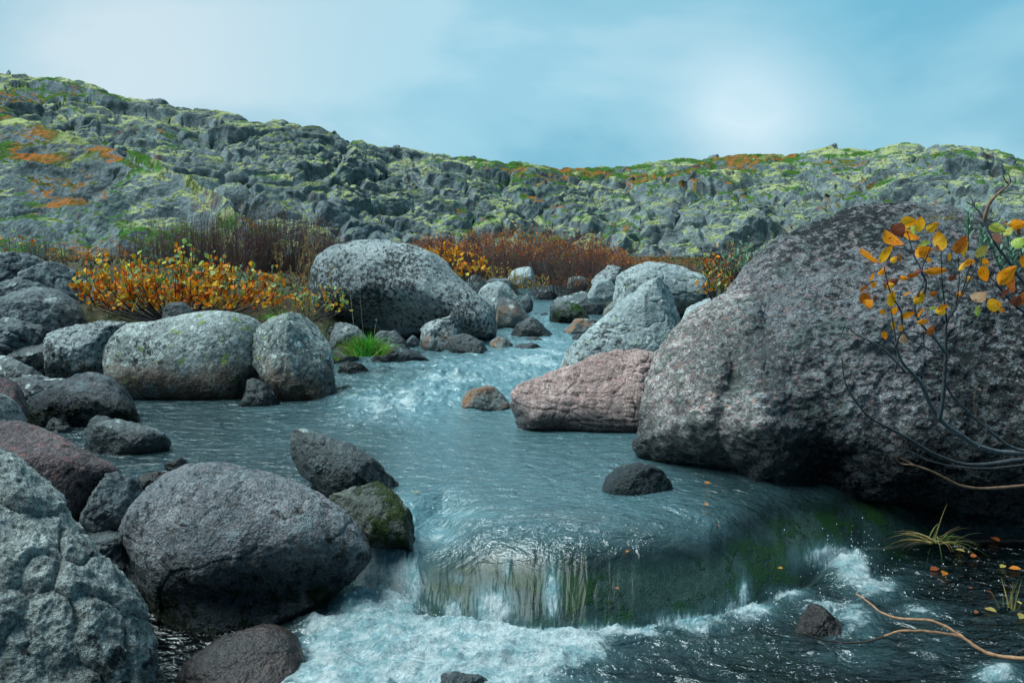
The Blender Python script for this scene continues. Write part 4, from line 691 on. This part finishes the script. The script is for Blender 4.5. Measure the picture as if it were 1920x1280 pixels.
    # x, y, length, width (zoomed pixels), angle, colour
    LV = [(1240, 232, 100, 40, -35, O), (1315, 228, 80, 48, 60, Y_), (1335, 155, 95, 50, -40, O), (1410, 90, 70, 48, 15, Y_), (1362, 122, 62, 50, -60, B), (1415, 140, 75, 46, -30, O), (1455, 95, 70, 40, 100, Y_), (1448, 118, 50, 30, 70, G), (1513, 108, 58, 30, 45, Y_), (1462, 210, 60, 34, 80, O), (1488, 214, 62, 40, 20, O), (1480, 182, 40, 30, 30, G),
          (1558, 165, 85, 46, 95, Y_), (1632, 185, 85, 42, 75, D), (1672, 208, 66, 40, 70, Y_), (1723, 213, 64, 34, 75, (.7, .55, .12)), (1690, 262, 66, 26, 10, O), (1536, 297, 96, 28, 5, O), (1757, 315, 90, 38, -50, O), (1845, 318, 95, 50, 50, O), (1893, 350, 95, 70, -70, D), (1250, 326, 44, 20, 85, O), (1340, 352, 68, 32, 25, B), (1325, 362, 40, 26, 20, Y_), (1430, 320, 50, 16, 5, D), (1335, 420, 72, 32, 95, Y_), (1222, 378, 48, 16, 30, D), (1225, 425, 60, 40, -60, D), (1228, 445, 44, 36, -70, O),
          (1356, 476, 42, 28, -60, O), (1408, 495, 60, 28, 20, O), (1468, 416, 72, 34, 45, Y_), (1475, 484, 62, 34, 40, O), (1480, 520, 60, 20, 12, O), (1565, 460, 48, 24, 20, O), (1552, 472, 36, 36, 60, Y_), (1520, 463, 36, 12, 5, G), (1716, 410, 58, 52, 40, Pk), (1792, 448, 68, 50, 8, Y_), (1730, 476, 62, 28, 55, G), (1308, 585, 42, 22, -60, O), (1388, 596, 38, 30, 70, Pk), (1350, 540, 50, 16, -70, Y_), (1382, 550, 28, 16, 80, O), (1885, 95, 60, 40, 10, O), (1795, 115, 66, 34, -25, (.62, .58, .10)), (1895, 172, 56, 42, 40, (.45, .60, .12)), (1852, 125, 50, 26, 45, (.62, .58, .10)), (1805, 155, 54, 30, -50, (.5, .22, .16)), (1835, 395, 50, 40, 60, B), (1880, 430, 50, 36, 80, B), (1935, 250, 70, 50, 60, O), (1945, 420, 80, 50, 20, D)]
    for x, y in [(1290, 300), (1350, 250), (1390, 330), (1410, 400), (1500, 250), (1520, 400), (1600, 330), (1650, 280), (1680, 330), (1270, 420), (1300, 480), (1380, 240), (1540, 200), (1600, 240), (1450, 300), (1340, 200), (1870, 300), (1830, 470), (1750, 260), (1510, 560), (1260, 360), (1640, 400), (1900, 130), (1840, 90)]: LV.append((x, y, rs.uniform(26, 48), rs.uniform(14, 24), rs.uniform(-80, 80), [O, Y_, D, B, O][rs.randint(5)]))
    for x, y, l, wd, an, c in LV:
        q = zoomed([(x, y)], 2.341, 1100, 380)[0]; s = 2.4/F/2.341*1.12; Y = 2.38+rs.rand()*.1
        big_leaf(e, b, P(*q, Y), R(an if an >= 0 else an), l*s, wd*s*1.1, np.array(c)*rs.uniform(.85, 1.1), rs)
    # pale green willow shoots behind
    f = empty('willow_shoots', P(1890, 520, 3.9), 'pale green narrow leaved willow shoots rising behind the giant boulder at the right edge', 'shrub'); b2 = P(1890, 520, 3.9); sb = MB(); lf = MB()
    for (x0, y0, x1, y1) in [(1815, 470, 1816, 396), (1845, 500, 1840, 428), (1880, 520, 1868, 412), (1900, 520, 1885, 415), (1925, 520, 1905, 425), (1890, 540, 1850, 440), (1930, 540, 1930, 410), (1905, 540, 1896, 470), (1945, 540, 1950, 430), (1838, 510, 1843, 450)]:
        a, z = P(x0, y0, 3.9), P(x1, y1, 3.8); sb.tube([a, (a+z)/2, z], [.004, .003, .001], (.16, .2, .12), 4); n = 15
        for k in range(n):
            t = .3+.7*k/n; p = a+(z-a)*t; an = k*2.4; d = np.array([math.cos(an)*.55, math.sin(an)*.55, .9-.2*t]); lf.leaf(p, d, np.array([math.cos(an), math.sin(an), -.5])*-1, .05*(1.15-.5*t), .016, pick(rs, PALEG), .2)
    sb.build('stem', BARK, b2, f); lf.build('foliage', LEAF, b2, f)
def build_sticks():
    Z = lambda p: zoomed(p, 2.526, 1160, 800); rs = np.random.RandomState(5); b = P(1900, 1225, 2.75); e = empty('fallen_branch', b, 'forked tan driftwood twig lying over the water in the bottom right corner', 'branch'); mb = MB(); tn = np.array((.34, .18, .10))
    px_line(mb, Z([(2150, 1120), (2020, 1098), (1920, 1095), (1840, 1090), (1760, 1075), (1700, 1045), (1650, 1010), (1600, 975), (1540, 940), (1470, 915), (1400, 910), (1300, 900), (1240, 875), (1190, 835), (1150, 805), (1125, 790)]), (2.55, 2.65, 2.75, 2.95), .0068, .0024, tn, 7, .0006, rs)
    px_line(mb, Z([(1625, 992), (1530, 975), (1430, 965), (1330, 966), (1260, 990)]), (2.7, 2.8), .0044, .0036, tn*.9, 7, .0006, rs)
    px_line(mb, Z([(1260, 990), (1180, 1015), (1080, 1022), (980, 1010), (900, 985), (820, 968)]), (2.8, 2.84), .0045, .0022, np.array((.03, .025, .022)), 6, .0005, rs)
    px_line(mb, Z([(1885, 1085), (1890, 1068), (1905, 1060), (1925, 1050)]), (2.68, 2.66), .005, .003, np.array((.05, .04, .04)), 6)
    mb.build('wood', BARK, b, e)
def build_fallen_leaves():
    rs = np.random.RandomState(9); c = [(.75, .24, .03), (.70, .34, .05), (.45, .12, .04), (.55, .42, .12)]; k = 0
    for (x, y, s, lab) in [(1326, 907, 9, 'orange leaf drifting between the low wet rock and the giant boulder'), (1323, 948, 12, 'orange leaf on the smooth water above the falling sheet at the right'), (1176, 1036, 10, 'orange leaf sliding over the lip of the water sheet'), (1463, 1067, 10, 'orange leaf on the right shoulder of the water sheet'), (1347, 987, 6, 'tiny brown leaf on the dark streak above the falls'), (1157, 1105, 7, 'small red leaf caught on the face of the falling water'), (781, 925, 10, 'pale pink leaf floating right of the mossy rock'),
                           (1609, 1034, 7, 'small orange leaf at the upper edge of the right froth'), (1372, 871, 7, 'orange leaf stuck low on the giant boulder'), (1752, 1069, 18, 'pale yellow leaf in the dark pool left of the brown one'), (1770, 1077, 20, 'brown orange leaf in the dark pool'), (1800, 1034, 16, 'long yellow leaf below the straw grass tuft'), (1825, 1044, 14, 'dark red leaf below the straw grass tuft'), (1855, 1112, 12, 'small brown leaf left of the bright yellow one'), (1857, 1146, 20, 'bright yellow leaf above the driftwood twig'), (1915, 1158, 24, 'large pale leaf at the right edge above the driftwood'), (1903, 1068, 18, 'orange leaf at the right edge of the dark pool'), (1880, 1064, 16, 'pale curled leaf near the right edge of the dark pool'), (1820, 1104, 7, 'tiny red leaf in the middle of the dark pool'), (1865, 1013, 22, 'reddish leaf in the shade under the giant boulder'), (1830, 1150, 12, 'dull red leaf left of the bright yellow leaf'), (1910, 1132, 14, 'grey pink leaf at the right edge')]:
        for Y in [float(q) for q in np.linspace(2.5, 6, 700)]:
            if float(P(x, y, Y)[2]) < float(level(np.array([(x-960)/F*Y]), np.array([Y]))[0])+.006: break
        p = P(x, y, Y); p[2] += .006; mb = MB(); a = rs.uniform(0, 6.28); L = s*Y/F*1.25; d = np.array([math.cos(a), math.sin(a), 0]); col = pick(rs, [c[0], c[1]] if 'orange' in lab else [c[2]] if ('red' in lab or 'brown' in lab) else [c[3]])
        mb.leaf(p-d*L/2, d, np.array([rs.normal()*.2, rs.normal()*.2-.3, 1]), L, L*.55, col, .18); o = mb.build('fallen_leaf', BIGLEAF, p, group='fallen leaves in the water'); o.location = p; o['label'] = lab; o['category'] = 'leaf'
def build_plants():
    shrub('broad autumn willow with green tips and orange yellow leaves above the lichen boulders', 335, 590, 7.9, 1.95, .64, 76, DK, [YEL+YEL+RUST, YEL, YEL+GRN, YEL+GRN+GRN+PALEG], 2600, .05, .12, 1, twigs=8, r=.006, erect=.28, name='willow', aspect=.72)
    shrub('small leafy willow between the lichen block and the biggest grey boulder', 570, 590, 8.0, .75, .38, 24, DK, [YEL+GRN, GRN+YEL], 240, .04, .1, 2, name='willow', erect=.4)
    for i, (px, py, Y, wd, h, l, s) in enumerate([(330, 520, 13, 1.7, .92, 'dark reddish bare scrub at the left end behind the autumn willow', 3), (410, 515, 12.5, 1.7, 1.05, 'dark bare scrub just right of the left end behind the willow', 4), (480, 515, 13, 1.7, 1.15, 'tallest dark bare scrub behind the autumn willow', 5), (560, 515, 12.8, 1.6, 1.0, 'dark bare scrub behind the tall dry grass', 6), (625, 500, 14, .9, .5, 'dark bare scrub at the left shoulder of the biggest boulder', 7)]):
        shrub(l, px, py, Y, wd, h, 210, DK+RD, [BROWN, BROWN+[(.3, .27, .07)]], 700, .026, .4, s, twigs=8, r=.0032, group='dark bare scrub behind the willow', erect=.5)
    shrub('orange leaved low shrub in the distance at the left', 165, 505, 14, 1.15, .42, 70, DK, [YEL+RUST], 900, .028, .3, 8, twigs=6, r=.003, erect=.8)
    shrub('thin grey twigs with a few yellow leaves at the far left edge', 25, 500, 10.5, .9, .45, 60, GY, [YEL], 60, .04, .5, 9, twigs=4, r=.003, erect=.8)
    shrub('thin grey leafless twigs left of the orange low shrub', 85, 500, 12, .9, .45, 70, GY, [GY], 60, .02, .5, 10, twigs=5, r=.003, erect=.85)
    shrub('low grey twigs between the orange low shrub and the dark scrub', 250, 505, 13, .9, .45, 70, GY, [BROWN], 80, .02, .5, 11, twigs=5, r=.003, erect=.85)
    for i, (px, py, Y, wd, h, l, s) in enumerate([(830, 520, 18, 1.7, .95, 'red twigged scrub behind the right shoulder of the biggest boulder', 12), (905, 530, 18.5, 2.3, 1.25, 'orange topped scrub at the left of the middle thicket', 13), (985, 535, 19, 2.6, 1.42, 'tallest orange topped scrub in the middle thicket', 14), (1065, 530, 19, 2.4, 1.2, 'orange topped scrub right of the tallest in the thicket', 15), (1130, 520, 20, 1.4, .8, 'low reddish scrub at the right end of the thicket', 16)]):
        shrub(l, px, py, Y, wd, h, 240, GY+RD+RD, [RD+BROWN, RUST+BROWN, RUST+[(.7, .28, .05)], RUST+[(.75, .32, .06)]], 2600, .04, .52, s, twigs=8, r=.004, group='orange topped scrub in the valley', erect=.38)
    for i, (px, py, Y, wd, h, l, s, pal) in enumerate([(835, 500, 10.2, .42, .34, 'bright yellow willow sprig over the shoulder of the biggest boulder', 17, YEL[:2]), (880, 520, 11.2, .5, .36, 'orange yellow willow sprig right of the bright yellow one', 18, YEL), (930, 530, 13, .75, .3, 'pale yellow low willow behind the large pale boulder', 19, [(.62, .40, .09), (.55, .33, .06)]), (985, 545, 14, .8, .36, 'golden low willow in front of the pale green rock', 20, [(.60, .36, .06), (.45, .33, .10)])]):
        shrub(l, px, py, Y, wd, h, 30, DK, [pal], 330 if i > 1 else 120, .026 if i > 1 else .055, .1, s, twigs=6, r=.003, erect=.5, group='yellow willows by the stream', name='willow')
    for i, (px, py, Y, wd, h, l, s) in enumerate([(1050, 550, 14.5, .95, .42, 'dark twiggy bush with orange specks at the head of the stream', 21), (1100, 548, 15, .95, .4, 'dark twiggy bush left of the black speckled rock', 22)]):
        shrub(l, px, py, Y, wd, h, 110, DK, [RUST+BROWN, [(.42, .24, .04)]+RUST], 380, .022, .3, s, twigs=7, r=.003, erect=.7, group='dark twiggy bushes at the head of the stream')
    for i, (px, py, Y, wd, h, l, s) in enumerate([(1190, 505, 17, 1.1, .36, 'rusty low heath bush behind the grey hump, left one', 23), (1260, 505, 15, 1., .34, 'rusty low heath bush behind the grey hump, right one', 24)]):
        shrub(l, px, py, Y, wd, h, 60, RD, [RUST, RUST+YEL], 420, .026, .2, s, twigs=6, r=.003, erect=.8, group='rusty heath behind the grey hump')
    shrub('open willow bush with orange and green leaves beside the giant boulder', 1352, 562, 6.0, .55, .44, 26, DK, [YEL+GRN, GRN+YEL+RUST, RUST+[(.5, .25, .2)]], 320, .033, .15, 25, twigs=7, r=.0035, erect=.15, name='willow')
    shrub('pale silvery green willow against the left slope of the giant boulder', 1405, 525, 5.6, .36, .30, 26, DK, [PALEG, PALEG+[(.5, .2, .1)]], 260, .034, .2, 26, twigs=6, r=.003, erect=.3, name='willow', aspect=.35)
    GT = [[(.05, .33, .02), (.10, .42, .03), (.04, .22, .02)], [(.42, .28, .06), (.45, .16, .04), (.35, .38, .08)]]
    tuft('bright green grass tuft growing from rocks in the stream', 685, 666, 7.45, .27, 800, GT, .5, .06, .45, .005, 1, up=1.)
    tuft('small green grass clump on top of the lichen block', 530, 600, 7.2, .14, 160, GT, .8, .06, .5, .004, 2)
    tuft('thin green grass clump right of the lichen block', 622, 675, 7.9, .13, 90, GT, .8, .03, .6, .004, 3)
    tuft('straw coloured grass tuft in the shade under the giant boulder', 1754, 1015, 3.05, .17, 46, [[(.26, .25, .08), (.16, .22, .06)], [(.36, .26, .09), (.2, .12, .05)]], 1.5, .02, .55, .0028, 4, up=.6)
    tuft('short dry grass sprout at the right edge by the driftwood', 1893, 1140, 2.75, .12, 12, [[(.30, .28, .10)], [(.4, .3, .1)]], .3, .012, .2, .003, 5)
    tuft('curved dry grass on the crown of the giant boulder', 1765, 412, 4.3, .13, 26, [[(.38, .27, .13)], [(.3, .2, .08)]], .8, .03, .9, .003, 6)
    stalks('tall straw coloured grass stalks over the lichen block', 560, 590, 7.3, [((578, 588), (580, 432)), ((575, 588), (574, 446)), ((583, 588), (586, 452)), ((560, 590), (548, 505)), ((525, 588), (518, 462)), ((530, 590), (523, 480)), ((545, 590), (566, 475)), ((555, 590), (561, 500)), ((570, 590), (590, 470)), ((512, 590), (470, 520)), ((540, 590), (500, 530)), ((586, 590), (620, 500)), ((590, 590), (640, 540))], 1)
    stalks('two thin pale stalks standing in the green grass tuft', 683, 640, 8.1, [((683, 640), (670, 530)), ((664, 620), (655, 545)), ((702, 625), (702, 600))], 2, (.42, .36, .27), .03, .003)
    stalks('pale feathery dry grass behind the left end of the willow', 250, 500, 10, [((258, 490), (236, 400)), ((250, 490), (240, 420)), ((292, 480), (276, 405))], 3, (.3, .26, .18), .1)
    stalks('dry grass heads above the left slope of the giant boulder', 1490, 440, 6.2, [((1495, 450), (1480, 432)), ((1380, 500), (1365, 455)), ((1500, 445), (1476, 425))], 4, (.4, .3, .15), .1)
    build_foreground_willow(); build_sticks(); build_fallen_leaves()
def build_cover():
    rs = np.random.RandomState(77); mb = MB(); n = 26000
    Y = 5.5*np.exp(rs.rand(n)*math.log(8)); X = (rs.uniform(-300, 2150, n)-960)/F*Y; d, _ = bankdist(X, Y); ok = d > .15; X, Y = X[ok], Y[ok]; Z = ground_z(X, Y); p = np.stack([X*.6, Y*.6, X*0], -1); k = fbm(p, 3, 5)
    for x, y, z, kk in zip(X, Y, Z, k):
        pal = GT_G if kk > .12 else (GT_B if kk > -.12 else GT_R); s = .05+.0035*y
        blade(mb, np.array([x, y, z-.01]), np.array([rs.normal()*.5, rs.normal()*.5, 1]), s*rs.uniform(.6, 1.6), s*.28, pick(rs, pal), .4, rs, 3)
    mb.build('heath', GRASSM, (0, 0, 0), kind='stuff')
    # gravel on the banks and the bed
    mb = MB(); n = 9000; Y = 2.4*np.exp(rs.rand(n)*math.log(9)); X = (rs.uniform(-200, 2100, n)-960)/F*Y; d, _ = bankdist(X, Y); Z = ground_z(X, Y)
    base = np.array([[1, 0, 0], [0, 1, 0], [-1, 0, 0], [0, -1, 0], [0, 0, 1], [0, 0, -1]], float)
    t = np.linspace(0, 2*math.pi, 8, endpoint=False); ring = [(0, 0, -1)]; 
    for x, y, z, dd in zip(X, Y, Z, d):
        if dd > .9 or (x > .9 and y < 5.5): continue
        r = rs.uniform(.015, .07)*(1 if dd > -.2 else .8); V = []
        for zz, rr in ((-.6, .6), (0, 1), (.55, .75), (.8, .25)): V += [(math.cos(a)*rr*rs.uniform(.8, 1.15), math.sin(a)*rr*rs.uniform(.7, 1), zz*.65) for a in t]
        V = np.array(V)*r+np.array([x, y, z+r*.2]); Q = [[a*8+i, a*8+(i+1) % 8, a*8+8+(i+1) % 8, a*8+8+i] for a in range(3) for i in range(8)]+[[24, 26, 28, 30], [24, 25, 26, 26], [26, 27, 28, 28], [28, 29, 30, 30], [30, 31, 24, 24]]
        mb.add(V, [q for q in Q if len(set(q)) == 4], np.array([.045, .055, .055])*rs.uniform(.4, 1.9)*(1 if dd > -.1 else .6))
    mb.build('gravel', BARK, (0, 0, 0), kind='stuff')
def build_spray():
    rs = np.random.RandomState(12); mb = MB(); o = np.array([[1, 0, 0], [0, 1, 0], [-1, 0, 0], [0, -1, 0], [0, 0, 1], [0, 0, -1]], float)
    Q = [[0, 1, 4, 4], [1, 2, 4, 4], [2, 3, 4, 4], [3, 0, 4, 4]]; m = 6; a = np.linspace(0, 2*math.pi, m, endpoint=False)
    for cx, cy, sx, sy, n, lift in [(720, 1150, 60, 14, 90, .05), (900, 1172, 90, 8, 60, .03), (1300, 1150, 160, 12, 60, .03), (1570, 1050, 45, 22, 110, .07), (1620, 1100, 60, 25, 70, .04), (770, 765, 25, 10, 40, .06), (1740, 1120, 60, 30, 30, .03)]:
        for _ in range(n):
            x, y = cx+rs.normal()*sx, cy+rs.normal()*sy; Y = float(Yz(y, LOW if cy > 1040 else 0)); b = P(x, y, Y); b[2] += abs(rs.normal())*lift+.004; r = rs.uniform(.0008, .0024); V = []
            for k, f in ((-1, .15), (-.5, .87), (.5, .87), (1.2, .1)): V += [(math.cos(t)*f, math.sin(t)*f, k) for t in a]
            mb.add(np.array(V)*r*np.array([1, 1, 1.3])+b, [[k*m+i, k*m+(i+1) % m, k*m+m+(i+1) % m, k*m+m+i] for k in range(3) for i in range(m)], (.75, .9, .92))
    t = NT('water_drops'); mb.build('spray', t.done(t.bsdf((.75, .88, .9), .1, None, .6)), (0, 0, 0), kind='stuff')
GT_G = [(.05, .12, .015), (.12, .18, .03), (.20, .22, .05)]; GT_R = [(.22, .07, .02), (.14, .06, .03), (.08, .05, .03)]; GT_B = [(.10, .09, .04), (.16, .13, .06), (.05, .05, .03)]
build_plants(); build_cover(); build_spray()
build_ground(); build_hills(); build_dome(); build_water()
